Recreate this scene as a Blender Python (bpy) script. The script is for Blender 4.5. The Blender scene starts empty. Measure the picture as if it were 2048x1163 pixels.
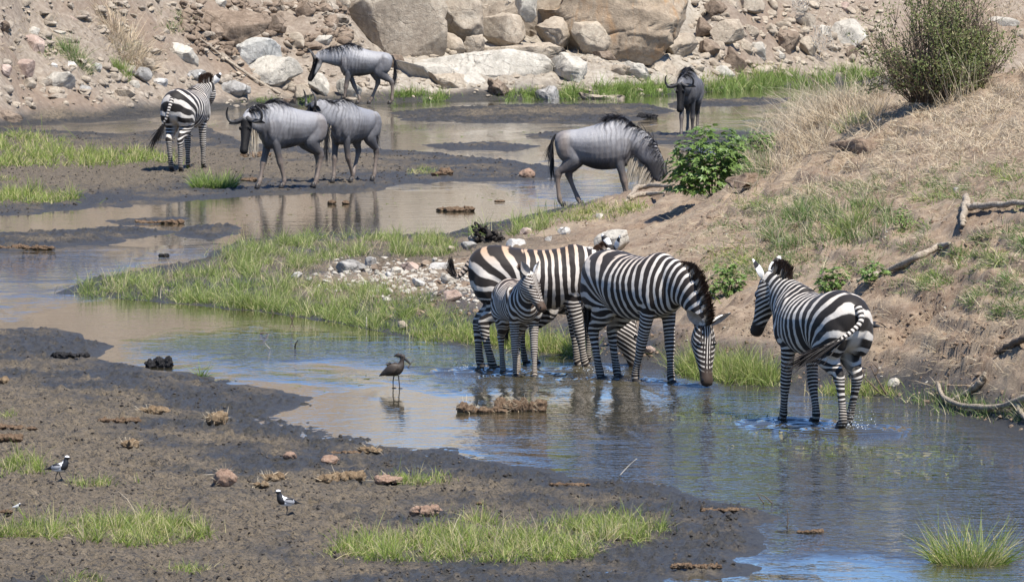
import bpy, bmesh, math, random
import numpy as np
from mathutils import Vector, Matrix, Euler

random.seed(7)
RNG = np.random.default_rng(7)
scene = bpy.context.scene
COL = scene.collection

# ------------------------------------------------------------------ camera
H = 5.3                      # eye height above the water, metres
F = 14000.0                  # focal length in photo pixels (2048 wide)
CX, CY = 1024.0, 581.5
PITCH = math.atan(853.5 / F)
cam_data = bpy.data.cameras.new("camera")
cam_data.sensor_width = 36.0
cam_data.lens = F * 36.0 / 2048.0
cam_data.clip_start = 1.0
cam_data.clip_end = 5000.0
cam = bpy.data.objects.new("camera", cam_data)
COL.objects.link(cam)
cam.location = (0, 0, H)
cam.rotation_euler = (math.pi / 2 - PITCH, 0, 0)
scene.camera = cam

# ------------------------------------------------------------------ light
SUN_EL = math.radians(60)
SUN_AZ = math.radians(-55)     # from the right and the camera's side
TOSUN = Vector((math.cos(SUN_EL) * math.cos(SUN_AZ), math.cos(SUN_EL) * math.sin(SUN_AZ), math.sin(SUN_EL)))
world = bpy.data.worlds.new("World")
scene.world = world
world.use_nodes = True
wn = world.node_tree
sky = wn.nodes.new("ShaderNodeTexSky")
sky.sky_type = 'NISHITA'
sky.sun_disc = False
sky.sun_elevation = SUN_EL
sky.sun_rotation = math.atan2(TOSUN.x, TOSUN.y)
sky.air_density = 1.0
sky.dust_density = 0.0
sky.ozone_density = 5.0
sky.altitude = 1600
wn.nodes["Background"].inputs[1].default_value = 0.092
sky_tint = wn.nodes.new("ShaderNodeMix"); sky_tint.data_type = 'RGBA'; sky_tint.blend_type = 'MULTIPLY'      # blue tint added to the sky to colour the water's reflections
sky_tint.inputs[0].default_value = 1.0; sky_tint.inputs[7].default_value = (0.80, 0.96, 1.17, 1)
wn.links.new(sky.outputs[0], sky_tint.inputs[6])
wn.links.new(sky_tint.outputs[2], wn.nodes["Background"].inputs[0])
sun_d = bpy.data.lights.new("sun", 'SUN')
sun_d.energy = 5.0
sun_d.angle = math.radians(0.5)
sun_d.color = (1.0, 0.955, 0.885)
sun = bpy.data.objects.new("sun", sun_d)
COL.objects.link(sun)
sun.rotation_euler = TOSUN.to_track_quat('Z', 'Y').to_euler()
sun.location = (30, 20, 60)
scene.view_settings.view_transform = 'Standard'
scene.view_settings.look = 'None'
scene.view_settings.gamma = 1.0
scene.view_settings.use_curve_mapping = False
scene.view_settings.exposure = 0.80
scene.cycles.max_bounces = 6
scene.cycles.diffuse_bounces = 2
scene.cycles.glossy_bounces = 3

# ------------------------------------------------------------------ helpers: mapping
CP, SP = math.cos(PITCH), math.sin(PITCH)

def ray(px, py):
    a = (px - CX) / F
    b = -(py - CY) / F
    return np.array([a, CP + b * SP, b * CP - SP])     # world direction per unit of depth

def P(px, py, z=0.0):
    """point at height z that the photo shows at px, py"""
    r = ray(px, py)
    t = (z - H) / r[2]
    return np.array([r[0] * t, r[1] * t, z])

def PD(px, py, d):
    """point at distance d"""
    r = ray(px, py)
    t = d / r[1]
    return np.array([r[0] * t, d, H + r[2] * t])

def project(x, y, z):
    dep = y * CP - (z - H) * SP
    up = y * SP + (z - H) * CP
    return CX + F * x / dep, CY - F * up / dep

# ------------------------------------------------------------------ helpers: noise
_perm = np.random.default_rng(3).permutation(512)
_perm = np.concatenate([_perm, _perm])
_val = np.random.default_rng(4).random(512) * 2 - 1

def vnoise2(x, y, seed=0):
    x = np.asarray(x, float) + seed * 17.13; y = np.asarray(y, float) + seed * 5.71
    xi = np.floor(x).astype(int); yi = np.floor(y).astype(int)
    xf = x - xi; yf = y - yi
    u = xf * xf * (3 - 2 * xf); v = yf * yf * (3 - 2 * yf)
    def h(a, b):
        return _val[_perm[(_perm[a & 511] + b) & 511]]
    return (h(xi, yi) * (1 - u) + h(xi + 1, yi) * u) * (1 - v) + (h(xi, yi + 1) * (1 - u) + h(xi + 1, yi + 1) * u) * v

def fbm2(x, y, oct=4, seed=0, gain=0.5):
    s = 0; a = 1; t = 0
    x = np.asarray(x, float); y = np.asarray(y, float)
    for o in range(oct):
        s = s + a * vnoise2(x * 2 ** o + o * 3.3, y * 2 ** o - o * 1.7, seed + o)
        t += a; a *= gain
    return s / t

def vnoise3(p, seed=0):
    p = np.asarray(p, float) + seed * 7.77
    i = np.floor(p).astype(int); f = p - i
    u = f * f * (3 - 2 * f)
    def h(dx, dy, dz):
        return _val[_perm[(_perm[(_perm[(i[:, 0] + dx) & 511] + i[:, 1] + dy) & 511] + i[:, 2] + dz) & 511]]
    r = 0
    for dx in (0, 1):
        for dy in (0, 1):
            for dz in (0, 1):
                w = (u[:, 0] if dx else 1 - u[:, 0]) * (u[:, 1] if dy else 1 - u[:, 1]) * (u[:, 2] if dz else 1 - u[:, 2])
                r = r + w * h(dx, dy, dz)
    return r

def fbm3(p, oct=4, seed=0, gain=0.5):
    s = 0; a = 1; t = 0
    for o in range(oct):
        s = s + a * vnoise3(np.asarray(p) * 2 ** o, seed + o * 3); t += a; a *= gain
    return s / t

def smooth(a, b, x):
    t = np.clip((x - a) / (b - a), 0, 1)
    return t * t * (3 - 2 * t)

# ------------------------------------------------------------------ helpers: objects
def mesh_from(name, verts, faces, smooth_shade=True):
    """verts Nx3, faces: array MxK (K 3 or 4) or a list of such arrays"""
    me = bpy.data.meshes.new(name)
    verts = np.asarray(verts, np.float32)
    fl = faces if isinstance(faces, list) else [faces]
    fl = [np.asarray(f, np.int32) for f in fl if len(f)]
    me.vertices.add(len(verts)); me.vertices.foreach_set("co", verts.ravel())
    loops = np.concatenate([f.ravel() for f in fl])
    counts = np.concatenate([np.full(len(f), f.shape[1], np.int32) for f in fl])
    starts = np.concatenate([[0], np.cumsum(counts)[:-1]]).astype(np.int32)
    me.loops.add(len(loops)); me.loops.foreach_set("vertex_index", loops)
    me.polygons.add(len(counts)); me.polygons.foreach_set("loop_start", starts)
    me.polygons.foreach_set("loop_total", counts)
    me.update(calc_edges=True)
    if smooth_shade:
        me.polygons.foreach_set("use_smooth", np.ones(len(counts), bool))
    return me

def fattr(me, name, vals):
    a = me.attributes.new(name, 'FLOAT', 'POINT'); a.data.foreach_set("value", np.asarray(vals, np.float32))

def cattr(me, name, rgb):
    rgb = np.asarray(rgb, np.float32)
    a = me.attributes.new(name, 'FLOAT_COLOR', 'POINT')
    a.data.foreach_set("color", np.concatenate([rgb, np.ones((len(rgb), 1), np.float32)], 1).ravel())

def link(name, me, mat=None, parent=None):
    o = bpy.data.objects.new(name, me)
    COL.objects.link(o)
    if mat is not None and not me.materials: me.materials.append(mat)
    if parent is not None: o.parent = parent
    return o

def tag(o, label=None, cat=None, group=None, kind=None):
    if label: o["label"] = label
    if cat: o["category"] = cat
    if group: o["group"] = group
    if kind: o["kind"] = kind
    return o

def empty(name, loc, rz=0.0, scale=1.0):
    o = bpy.data.objects.new(name, None)
    COL.objects.link(o)
    o.location = Vector(tuple(float(v) for v in loc)); o.rotation_euler = (0, 0, rz); o.scale = (scale,) * 3
    o.empty_display_size = 0.1
    return o

# ------------------------------------------------------------------ helpers: materials
class NT:
    def __init__(self, name):
        self.m = bpy.data.materials.new(name); self.m.use_nodes = True
        self.t = self.m.node_tree
        self.b = self.t.nodes["Principled BSDF"]
    def n(self, typ, **kw):
        nd = self.t.nodes.new("ShaderNode" + typ)
        for k, v in kw.items(): setattr(nd, k, v)
        return nd
    def l(self, a, b): self.t.links.new(a, b)
    def put(self, sock, v):
        if isinstance(v, bpy.types.NodeSocket): self.l(v, sock)
        else: sock.default_value = v
    def attr(self, name, out="Fac"): return self.n("Attribute", attribute_name=name).outputs[out]
    def coord(self, out="Object"): return self.n("TexCoord").outputs[out]
    def mapping(self, vec, scale=(1, 1, 1)):
        m = self.n("Mapping"); self.l(vec, m.inputs[0]); m.inputs["Scale"].default_value = scale; return m.outputs[0]
    def math(self, op, a, b=0.0, clamp=False):
        m = self.n("Math", operation=op, use_clamp=clamp)
        self.put(m.inputs[0], a); self.put(m.inputs[1], b); return m.outputs[0]
    def noise(self, vec, scale, detail=4, rough=0.5, dist=0.0):
        m = self.n("TexNoise"); self.l(vec, m.inputs["Vector"]); m.inputs["Scale"].default_value = scale
        m.inputs["Detail"].default_value = detail; m.inputs["Roughness"].default_value = rough; m.inputs["Distortion"].default_value = dist
        return m.outputs["Fac"]
    def voro(self, vec, scale, feature='F1', out="Distance", rand=1.0):
        m = self.n("TexVoronoi", feature=feature); self.l(vec, m.inputs["Vector"]); m.inputs["Scale"].default_value = scale
        m.inputs["Randomness"].default_value = rand
        return m.outputs[out]
    def ramp(self, fac, stops, interp='LINEAR'):
        r = self.n("ValToRGB"); self.put(r.inputs[0], fac); e = r.color_ramp; e.interpolation = interp
        while len(e.elements) < len(stops): e.elements.new(0.5)
        for el, (p, c) in zip(e.elements, stops):
            el.position = p; el.color = (c, c, c, 1) if isinstance(c, (int, float)) else (*c, 1)
        return r.outputs[0]
    def mix(self, fac, a, b, mode='MIX'):
        m = self.n("Mix", data_type='RGBA', blend_type=mode)
        self.put(m.inputs[0], fac)
        for s, v in ((m.inputs[6], a), (m.inputs[7], b)):
            self.put(s, v if isinstance(v, bpy.types.NodeSocket) else (*v, 1))
        return m.outputs[2]
    def bump(self, h, strength=0.5, dist=0.01, normal=None):
        b = self.n("Bump"); self.l(h, b.inputs["Height"]); b.inputs["Strength"].default_value = strength; b.inputs["Distance"].default_value = dist
        if normal is not None: self.l(normal, b.inputs["Normal"])
        return b.outputs[0]
    def out(self, color=None, rough=None, normal=None, spec=None):
        if color is not None: self.put(self.b.inputs["Base Color"], color if isinstance(color, bpy.types.NodeSocket) else (*color, 1))
        if rough is not None: self.put(self.b.inputs["Roughness"], rough)
        if normal is not None: self.l(normal, self.b.inputs["Normal"])
        if spec is not None: self.put(self.b.inputs["Specular IOR Level"], spec)
        return self.m
# ------------------------------------------------------------------ the river bed, its mud, the two banks: one height field
def world_poly(pts, z=0.0):
    return np.array([P(x, y, z)[:2] for x, y in pts])

def polar(px, d):
    """ground point at distance d in the direction of photo column px (at mid height)"""
    return [(px - CX) / F * d, d]

def sdf(poly, X, Y):
    """signed distance, positive inside, with distances across the view weighted more than along it"""
    d2 = np.full(X.shape, 1e9); inside = np.zeros(X.shape, bool)
    n = len(poly)
    for i in range(n):
        ax, ay = poly[i]; bx, by = poly[(i + 1) % n]
        ex, ey = bx - ax, (by - ay) * YS
        wx, wy = X - ax, (Y - ay) * YS
        t = np.clip((wx * ex + wy * ey) / (ex * ex + ey * ey + 1e-9), 0, 1)
        dx, dy = wx - t * ex, wy - t * ey
        d2 = np.minimum(d2, dx * dx + dy * dy)
        c = ((ay > Y) != (by > Y)) & (X < (bx - ax) * (Y - ay) / (by - ay + 1e-12) + ax)
        inside ^= c
    return np.where(inside, 1, -1) * np.sqrt(d2)
YS = 0.35

MUD = [
    # near left flat
    [(-900, 652), (0, 657), (110, 659), (190, 680), (228, 700), (215, 716), (300, 738), (400, 752), (520, 778), (632, 796), (622, 806), (566, 822), (560, 832),
     (640, 856), (700, 878), (800, 890), (900, 906), (1000, 926), (1150, 950), (1250, 966), (1330, 990), (1400, 1004), (1500, 1020), (1562, 1034), (1490, 1052), (1545, 1078),
     (1520, 1100), (1440, 1122), (1495, 1136), (1440, 1150), (1240, 1160), (1100, 1185), (900, 1300), (-900, 1400)],
    # middle flat, under the left herd
    [(-900, 258), (0, 258), (130, 262), (240, 268), (330, 258), (420, 255), (480, 285), (600, 292), (760, 300), (880, 308), (1000, 320), (1125, 335), (1112, 356), (1000, 362), (900, 362), (800, 369),
     (770, 380), (680, 387), (500, 391), (350, 405), (180, 416), (0, 431), (-900, 445)],
    [(-900, 262), (-900, 225), (0, 234), (150, 226), (300, 214), (420, 212), (420, 222), (330, 232), (200, 243), (60, 250)],
    [(-900, 470), (0, 466), (120, 457), (250, 452), (340, 463), (300, 476), (200, 490), (60, 501), (-900, 512)],
    [(225, 441), (300, 436), (362, 436), (330, 446), (250, 450)],
    [(380, 455), (460, 452), (480, 465), (420, 480), (360, 470)],
    [(790, 226), (900, 214), (1100, 208), (1300, 208), (1345, 222), (1270, 240), (1100, 247), (930, 246), (800, 240)],
    [(1040, 268), (1150, 262), (1340, 266), (1460, 262), (1540, 270), (1540, 300), (1400, 290), (1200, 288), (1060, 276)],
    [(1330, 205), (1440, 200), (1580, 196), (1580, 206), (1440, 212), (1340, 215)],
    [(860, 290), (960, 283), (1080, 292), (1040, 300), (900, 300)],
]
# the spit and right bank (its back, hidden side in plan)
BANK = np.concatenate([
    world_poly([(115, 586), (180, 560), (260, 545), (420, 520), (450, 492), (600, 470), (760, 468), (900, 470), (960, 452), (1050, 432), (1110, 418), (1250, 402), (1320, 386)]),
    np.array([polar(1400, 118), polar(1500, 121), polar(1700, 122), polar(2600, 122), polar(3600, 60)]),
    world_poly([(2600, 1000), (2300, 930), (2048, 874), (1960, 845), (1800, 802), (1700, 786), (1560, 774), (1460, 764), (1350, 742), (1080, 704), (940, 686), (830, 676), (660, 642), (500, 620), (350, 606)]),
])
_ex = [115, 350, 500, 660, 830, 940, 1080, 1350, 1460, 1560, 1700, 1800, 1960, 2048, 2300, 2600]
_ey = [586, 606, 620, 642, 676, 686, 704, 742, 764, 774, 786, 802, 845, 874, 930, 1000]
def _slope_pt(px, py, s):
    """the point seen at px, py if the bank climbs to it from the water's edge at mean slope s"""
    d0 = P(px, float(np.interp(px, _ex, _ey)))[1]
    k = (py + 272) / F
    z = (H - k * d0) / (1 + k / s)
    return P(px, py, z)
_c = np.array([P(px, float(np.interp(px, _ex, _ey)) - 1, .02) for px in (115, 230, 350, 500, 660, 830, 940, 1080, 1200, 1350, 1460, 1560, 1700, 1800, 1900, 1960, 2048, 2150, 2300, 2600)] +
              [P(*p) for p in [(260, 570, .08), (450, 560, .12), (600, 550, .16), (700, 500, .13), (600, 474, .03), (450, 500, .03), (750, 560, .26), (820, 600, .2), (880, 540, .28), (900, 474, .05), (1110, 420, .03), (1250, 403, .05), (1050, 440, .05), (960, 470, .1), (1000, 560, .25), (1150, 500, .28)]] +
              [_slope_pt(*p) for p in [(1000, 630, .04), (1200, 640, .05), (1300, 600, .06), (1300, 450, .025), (1400, 430, .035), (1450, 400, .045), (1400, 560, .08), (1450, 650, .15), (1500, 520, .1), (1450, 735, .2), (1600, 700, .2), (1650, 600, .18), (1700, 720, .26), (1600, 420, .11),
                  (1700, 480, .14), (1700, 600, .2), (1800, 620, .25), (1850, 740, .3), (2000, 780, .28), (2000, 600, .26), (1900, 480, .21), (2048, 450, .2), (1550, 330, .08), (1500, 350, .07), (1600, 250, .095), (1700, 300, .115), (1800, 350, .155), (2000, 300, .165),
                  (1680, 215, .105), (1800, 195, .115), (1950, 185, .12), (2048, 150, .12), (2250, 120, .12), (2200, 500, .21), (2300, 300, .17), (2200, 750, .28), (2500, 600, .23), (1560, 730, .22), (1800, 740, .32), (2100, 700, .27)]] +
              [np.array([*polar(p, d), z]) for p, d, z in
                  [(1330, 116, -.2), (1450, 112, .3), (1520, 108, .9), (1500, 122, -.3), (1600, 108, 1.3), (1600, 125, -.3), (1800, 108, 1.6), (1800, 126, -.3), (2000, 110, 1.6), (2200, 126, -.3), (2200, 110, 1.8), (2700, 126, -.3), (2700, 90, 2.4), (3300, 70, 2.2)]])
_rad = lambda a, b: np.sqrt((a[:, None, 0] - b[None, :, 0]) ** 2 + (0.7 * (a[:, None, 1] - b[None, :, 1])) ** 2 + 0.6)
_w = np.linalg.solve(_rad(_c, _c) + 1e-6 * np.eye(len(_c)), _c[:, 2])

TOE = np.array([P(x, y)[:2] for x, y in [(-2600, 262), (-600, 258), (0, 250), (60, 243), (150, 238), (300, 226), (420, 218), (600, 210), (700, 208), (800, 204), (1000, 199), (1200, 196), (1330, 189), (1450, 181), (1560, 172), (1700, 166), (2200, 160), (3600, 160)]])
PROF_S = np.array([0, .6, 1.5, 2.5, 4, 6, 9, 14, 20, 40, 400, 4000.])
PROF_Z = np.array([0, .08, .34, .72, 1.5, 2.5, 4.1, 6.2, 7.6, 8.6, 9, 10.])
SHELF_Z = np.array([0, .16, .38, .58, .8, 1.3, 2.9, 5.9, 7.6, 8.6, 9, 10.])

HOLES = [(polar(1722, 85.2)[0], 85.2, .42, .42), (polar(1700, 84.6)[0], 84.6, .30, .3), (polar(1770, 85.6)[0], 85.6, .30, .25), (polar(1500, 88.2)[0], 88.2, .40, .34), (polar(1470, 87.0)[0], 87.0, .28, .3), (polar(1560, 80.0)[0], 80.0, .5, .16), (polar(1850, 71.0)[0], 71.0, .6, .18), (polar(1950, 72.5)[0], 72.5, .5, .16)]
def far_s(X, Y):
    u = X / Y
    dt = np.interp(u, TOE[:, 0] / TOE[:, 1], TOE[:, 1])
    return Y - dt

def height(X, Y, fine=True):
    """height and colour zones of the ground; X, Y flat arrays"""
    edge = fbm2(X * 2.2, Y * 0.9, 4, 1) * 0.22 + fbm2(X * .6, Y * .25, 2, 9) * 0.16
    mud = np.full(X.shape, -9.0)
    for p in MUD:
        w = world_poly(p)
        m = (Y > w[:, 1].min() - 6) & (Y < w[:, 1].max() + 6)
        if m.any(): mud[m] = np.maximum(mud[m], sdf(w, X[m], Y[m]))
    bk = np.full(X.shape, -9.0)
    m = (Y > 50) & (Y < 130)
    bk[m] = sdf(BANK, X[m], Y[m])
    fs = far_s(X, Y)
    sd = np.maximum(np.maximum(mud, bk), fs * 0.5) + edge
    z = np.where(sd > 0, 0.045 * (1 - np.exp(-sd / 1.8)) + 0.008 * np.clip(sd, 0, 4), np.maximum(sd * 0.25, -0.22))
    # right bank
    bm = smooth(-0.15, 0.5, bk)
    ii = np.where(bm > 0)[0]
    hb = np.zeros(X.shape)
    for k in range(0, len(ii), 60000):
        j = ii[k:k + 60000]
        hb[j] = _rad(np.stack([X[j], Y[j]], 1), _c) @ _w
    rb = np.clip(hb, 0, 3) * bm
    z = np.maximum(z, rb - .25 * (1 - smooth(0, .1, bm)))
    # far bank
    px = CX + F * X / Y
    shelf = smooth(640, 800, px) * (1 - smooth(1380, 1480, px))
    fz = np.interp(fs, PROF_S, PROF_Z) * (1 - shelf) + np.interp(fs, PROF_S, SHELF_Z) * shelf
    fz = fz * (1 + 0.25 * fbm2(X * .5, Y * .5, 3, 30) * smooth(0, 3, fs))
    fz = fz * (1 + .26 * smooth(4.0, -3.0, X) * smooth(4, 12, fs))      # unseen far bank top raised to the left, shaped for the water's reflections
    z = np.where(fs > 0, np.maximum(z, fz), z)
    soil_b = smooth(0.10, 0.42, rb + 0.12 * fbm2(X * 1.1, Y * .8, 3, 12))
    soil_f = smooth(0.35, 1.1, fs + .5 * fbm2(X * .7, Y * .4, 3, 14))
    # the burrow under the crest, and little slips and ledges down the slope
    for hx, hy, r, dp in HOLES:
        q = np.hypot((X - hx) / r, (Y - hy) / (r * (1.7 if dp > .24 else .75))); z = z - dp * smooth(1.0, .45, q) * (bm > 0)
    st = rb * 5.5 + .9 * fbm2(X * .8, Y * .5, 3, 71)
    z = z + soil_b * .055 * 1.5 * (smooth(.35, .65, st - np.floor(st)) - (st - np.floor(st))) * 1.6 * smooth(.3, .8, fbm2(X * .4, Y * .3, 2, 73) + .6)
    if fine:
        land = smooth(-0.05, 0.25, sd)
        rough = 0.026 * np.abs(fbm2(X * 24, Y * 15, 2, 41)) + 0.02 * fbm2(X * 9, Y * 7, 3, 40) + 0.02 * fbm2(X * 19, Y * 13, 2, 44) + .022 * fbm2(X * 1.3, Y * .8, 2, 46) + .030 * fbm2(X * .55, Y * .22, 2, 47)
        clod = np.clip(fbm2(X * 16, Y * 11, 2, 48) - .16, 0, 1) * 0.10
        mudm = (1 - soil_b) * (1 - soil_f)
        z = z + land * mudm * (rough * 0.75 + clod * .75)
        z = z + soil_b * (0.05 * fbm2(X * 3, Y * 2.4, 4, 50) + 0.09 * fbm2(X * .9, Y * .9, 2, 53) + .05 * np.clip(fbm2(X * 11, Y * 9, 2, 55), 0, 1) + .03 * np.abs(fbm2(X * 22, Y * 17, 2, 57)))
        z = z + soil_f * (0.16 * fbm2(X * 1.6, Y * 1.6, 4, 60) + .07 * fbm2(X * 6, Y * 6, 2, 64))
    return z, soil_b, soil_f, sd, shelf * smooth(.3, 1.0, fs) * smooth(30, 16, fs)

_u = np.concatenate([np.array([-9000, -5000, -3000, -1800, -1100, -700]), np.arange(-450, 2500, 5.0), np.array([2700, 3000, 3600, 4600, 7000, 11000])])
U = (_u - CX) / F
D = np.concatenate([np.array([20, 30, 36, 40, 43]), np.arange(45, 64, .075), np.arange(64, 104, .085), np.arange(104, 140, .3), np.arange(140, 163, .075), np.arange(163, 178, .4), np.array([182, 190, 205, 230, 280, 400, 700, 1500, 3500])])
GX = U[None, :] * D[:, None]
GY = np.broadcast_to(D[:, None], GX.shape)
_z, _sb, _sf, _sd, _rk = height(GX.ravel(), GY.ravel())
GZ = _z.reshape(GX.shape).copy()
NR, NC = GX.shape
# hoof prints pressed into the flats: small pits with a raised rim, along wandering tracks
_hr = np.random.default_rng(12)
def hoofprint(x, y, r, dp):
    i0, i1 = np.searchsorted(D, [y - r * 2.6, y + r * 2.6]); j0, j1 = np.searchsorted(U, [(x - r * 2.6) / y, (x + r * 2.6) / y])
    if i1 - i0 < 2 or j1 - j0 < 2: return
    if U[j0] < -.1 or j1 >= NC - 7: return
    q = np.hypot(GX[i0:i1, j0:j1] - x, GY[i0:i1, j0:j1] - y) / r
    w = (_sb.reshape(GX.shape)[i0:i1, j0:j1] < .5) * (GZ[i0:i1, j0:j1] > -.06)
    GZ[i0:i1, j0:j1] += w * (-dp * smooth(1.15, .55, q) + .3 * dp * np.exp(-((q - 1.45) / .3) ** 2))
for _ in range(46):
    near_ = _hr.random() < .62
    px_, py_ = (_hr.uniform(-40, 1450), _hr.uniform(680, 1150)) if near_ else (_hr.uniform(-40, 1050), _hr.uniform(262, 420))
    p_ = P(px_, py_); a_ = _hr.uniform(0, 6.28); step_ = _hr.uniform(.22, .36)
    for k_ in range(_hr.integers(10, 30)):
        p_ = p_ + np.array([math.cos(a_), math.sin(a_), 0]) * step_; a_ += _hr.normal(0, .12)
        hoofprint(p_[0] + _hr.normal(0, .05), p_[1] + _hr.normal(0, .05), _hr.uniform(.05, .075), _hr.uniform(.035, .075))
_px, _py = project(GX, GY, GZ)
_cm = np.minimum.accumulate(_py, axis=0)

def ground_z(x, y):
    """height of the built ground sheet at x, y (scalars or arrays)"""
    x = np.asarray(x, float); y = np.asarray(y, float)
    r = np.clip(np.interp(y, D, np.arange(NR)), 0, NR - 1.001); c = np.clip(np.interp(x / y, U, np.arange(NC)), 0, NC - 1.001)
    i = r.astype(int); j = c.astype(int); a = r - i; b = c - j
    return (GZ[i, j] * (1 - b) + GZ[i, j + 1] * b) * (1 - a) + (GZ[i + 1, j] * (1 - b) + GZ[i + 1, j + 1] * b) * a

def G(px, py, water=True):
    """the ground point first met along the line of sight through px, py"""
    j = int(np.clip(np.interp((px - CX) / F, U, np.arange(NC)) + .5, 0, NC - 1))
    col = _cm[:, j]
    i = int(np.searchsorted(-col, -py))
    i = min(max(i, 1), NR - 1)
    t = (col[i - 1] - py) / max(col[i - 1] - col[i], 1e-6)
    t = min(max(t, 0), 1)
    d = D[i - 1] + t * (D[i] - D[i - 1]); z = GZ[i - 1, j] + t * (GZ[i, j] - GZ[i - 1, j])
    if water and z < 0: return P(px, py, 0.0)
    r = ray(px, py)
    return np.array([r[0] / r[1] * d, d, z])

def scale_at(p):
    return F / (p[1] * CP - (p[2] - H) * SP)      # photo pixels per metre

_q = (np.arange(NR - 1)[:, None] * NC + np.arange(NC - 1)[None, :]).ravel()
gme = mesh_from("ground", np.stack([GX.ravel(), GY.ravel(), GZ.ravel()], 1), np.stack([_q, _q + 1, _q + NC + 1, _q + NC], 1))
fattr(gme, "soil", _sb); fattr(gme, "farsoil", _sf)
fattr(gme, "rocky", _rk); fattr(gme, "shore", np.clip(_sd, -1, 3))

def ground_material():
    k = NT("ground_mud_and_soil")
    co = k.coord()
    n1 = k.noise(co, 1.1, 5, .6); n2 = k.noise(co, 9, 5, .65); n3 = k.noise(co, 45, 3, .6); n4 = k.noise(co, .35, 3, .5)
    nst = k.noise(k.mapping(co, (1, .40, 1)), 1.0, 9, .70)
    # mud: dry crust grey brown, wet patches near black
    n5 = k.noise(co, 70, 3, .75)
    grain = k.math('ADD', k.math('MULTIPLY', n2, .35), k.math('MULTIPLY', n5, .65))
    crust = k.ramp(grain, [(.36, (.042, .034, .024)), (.48, (.140, .111, .075)), (.62, (.235, .188, .130))])
    wetc = k.ramp(k.math('ADD', k.math('MULTIPLY', n3, .5), k.math('MULTIPLY', n5, .5)), [(.36, (.016, .016, .015)), (.62, (.080, .073, .060))])
    shore = k.attr("shore")
    wetf = k.math('ADD', k.math('MULTIPLY', shore, -.20), k.math('ADD', k.math('MULTIPLY', nst, 1.9), k.math('MULTIPLY', n1, .8)))
    wet = k.ramp(wetf, [(.92 / 1.6, 0.0), (1.26 / 1.6, 1.0)])
    wet.node.inputs[0].default_value = 0
    k.l(k.math('DIVIDE', wetf, 1.6), wet.node.inputs[0])
    fleck = k.ramp(k.noise(co, 26, 3, .7), [(.52, 0.0), (.58, 1.0)])
    mud = k.mix(wet, crust, wetc)
    mud = k.mix(k.math('MULTIPLY', fleck, .75), mud, (.026, .027, .030))
    # bank soil
    soil = k.ramp(n2, [(.25, (.160, .100, .064)), (.5, (.272, .197, .134)), (.75, (.42, .32, .23))])
    soil = k.mix(k.ramp(n1, [(.42, 0.0), (.62, .6)]), soil, (.42, .335, .235))
    soil = k.mix(k.ramp(n3, [(.30, .55), (.45, 0.0)]), soil, (.10, .07, .05))
    fsoil = k.ramp(n2, [(.25, (.165, .130, .098)), (.5, (.27, .220, .170)), (.75, (.40, .345, .275))])
    fsoil = k.mix(k.ramp(n4, [(.45, 0.0), (.6, .5)]), fsoil, (.20, .135, .092))
    c = k.mix(k.attr("soil"), mud, soil)
    rk = k.ramp(k.math('ADD', k.math('MULTIPLY', n1, .5), k.math('MULTIPLY', n2, .5)), [(.34, (.21, .175, .135)), (.5, (.34, .295, .235)), (.64, (.46, .415, .345))])
    vor = k.math('ADD', k.voro(co, 1.5, 'DISTANCE_TO_EDGE'), k.math('MULTIPLY', k.math('SUBTRACT', n2, .5), .12))
    rk = k.mix(k.ramp(vor, [(0.0, .4), (.03, 0.0)]), rk, (.05, .04, .03))
    fsoil = k.mix(k.attr("rocky"), fsoil, rk)
    c = k.mix(k.attr("farsoil"), c, fsoil)
    rw = k.ramp(wet, [(0, .92), (1, .50)])
    dry = k.math('MAXIMUM', k.attr("soil"), k.attr("farsoil"))
    rough = k.math('MAXIMUM', rw, k.math('MULTIPLY', dry, .95))
    bm = k.bump(k.math('ADD', k.math('MULTIPLY', n3, .5), k.noise(co, 120, 3, .7)), .8, .03)
    return k.out(c, rough, bm, .3)
tag(link("ground", gme, ground_material()), kind="structure")

# ------------------------------------------------------------------ water
def water_material():
    k = NT("river_water")
    co = k.coord()
    big = k.noise(k.mapping(co, (.55, .16, 1)), 1.0, 3, .55, .4)
    near = k.attr("breeze")
    w1 = k.noise(k.mapping(co, (1.0, 1.0, 1)), 4.2, 3, .55)
    w2 = k.noise(k.mapping(co, (.8, 1.2, 1)), 1.3, 2, .5)
    w3 = k.noise(co, 13.0, 2, .5)
    amp = k.ramp(k.math('ADD', k.math('MULTIPLY', k.math('SUBTRACT', big, .5), 2.2), near), [(.0, .045), (.30, .22), (.60, .8), (1.0, 1.0)])
    h = k.math('MULTIPLY', amp, k.math('ADD', k.math('ADD', w1, k.math('MULTIPLY', w2, 1.3)), k.math('MULTIPLY', w3, .30)))
    bm = k.bump(h, 1.0, .082)
    mudc = k.ramp(k.noise(co, 1.3, 4, .6), [(.3, (.030, .026, .015)), (.7, (.050, .043, .025))])
    k.b.inputs["IOR"].default_value = 1.333
    return k.out(mudc, .03, bm, .9)
wu = (np.concatenate([np.array([-9000, -3000, -1100]), np.arange(-450, 2500, 30.0), np.array([3000, 5000, 11000])]) - CX) / F
wd = np.concatenate([np.array([20, 35]), np.arange(45, 160, .8), np.array([170.])])
WX = wu[None, :] * wd[:, None]; WY = np.broadcast_to(wd[:, None], WX.shape)
_q = (np.arange(len(wd) - 1)[:, None] * len(wu) + np.arange(len(wu) - 1)[None, :]).ravel()
wme = mesh_from("water", np.stack([WX.ravel(), WY.ravel(), np.zeros(WX.size)], 1), np.stack([_q, _q + 1, _q + len(wu) + 1, _q + len(wu)], 1))
_wpx, _wpy = project(WX, WY, 0 * WX)
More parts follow.
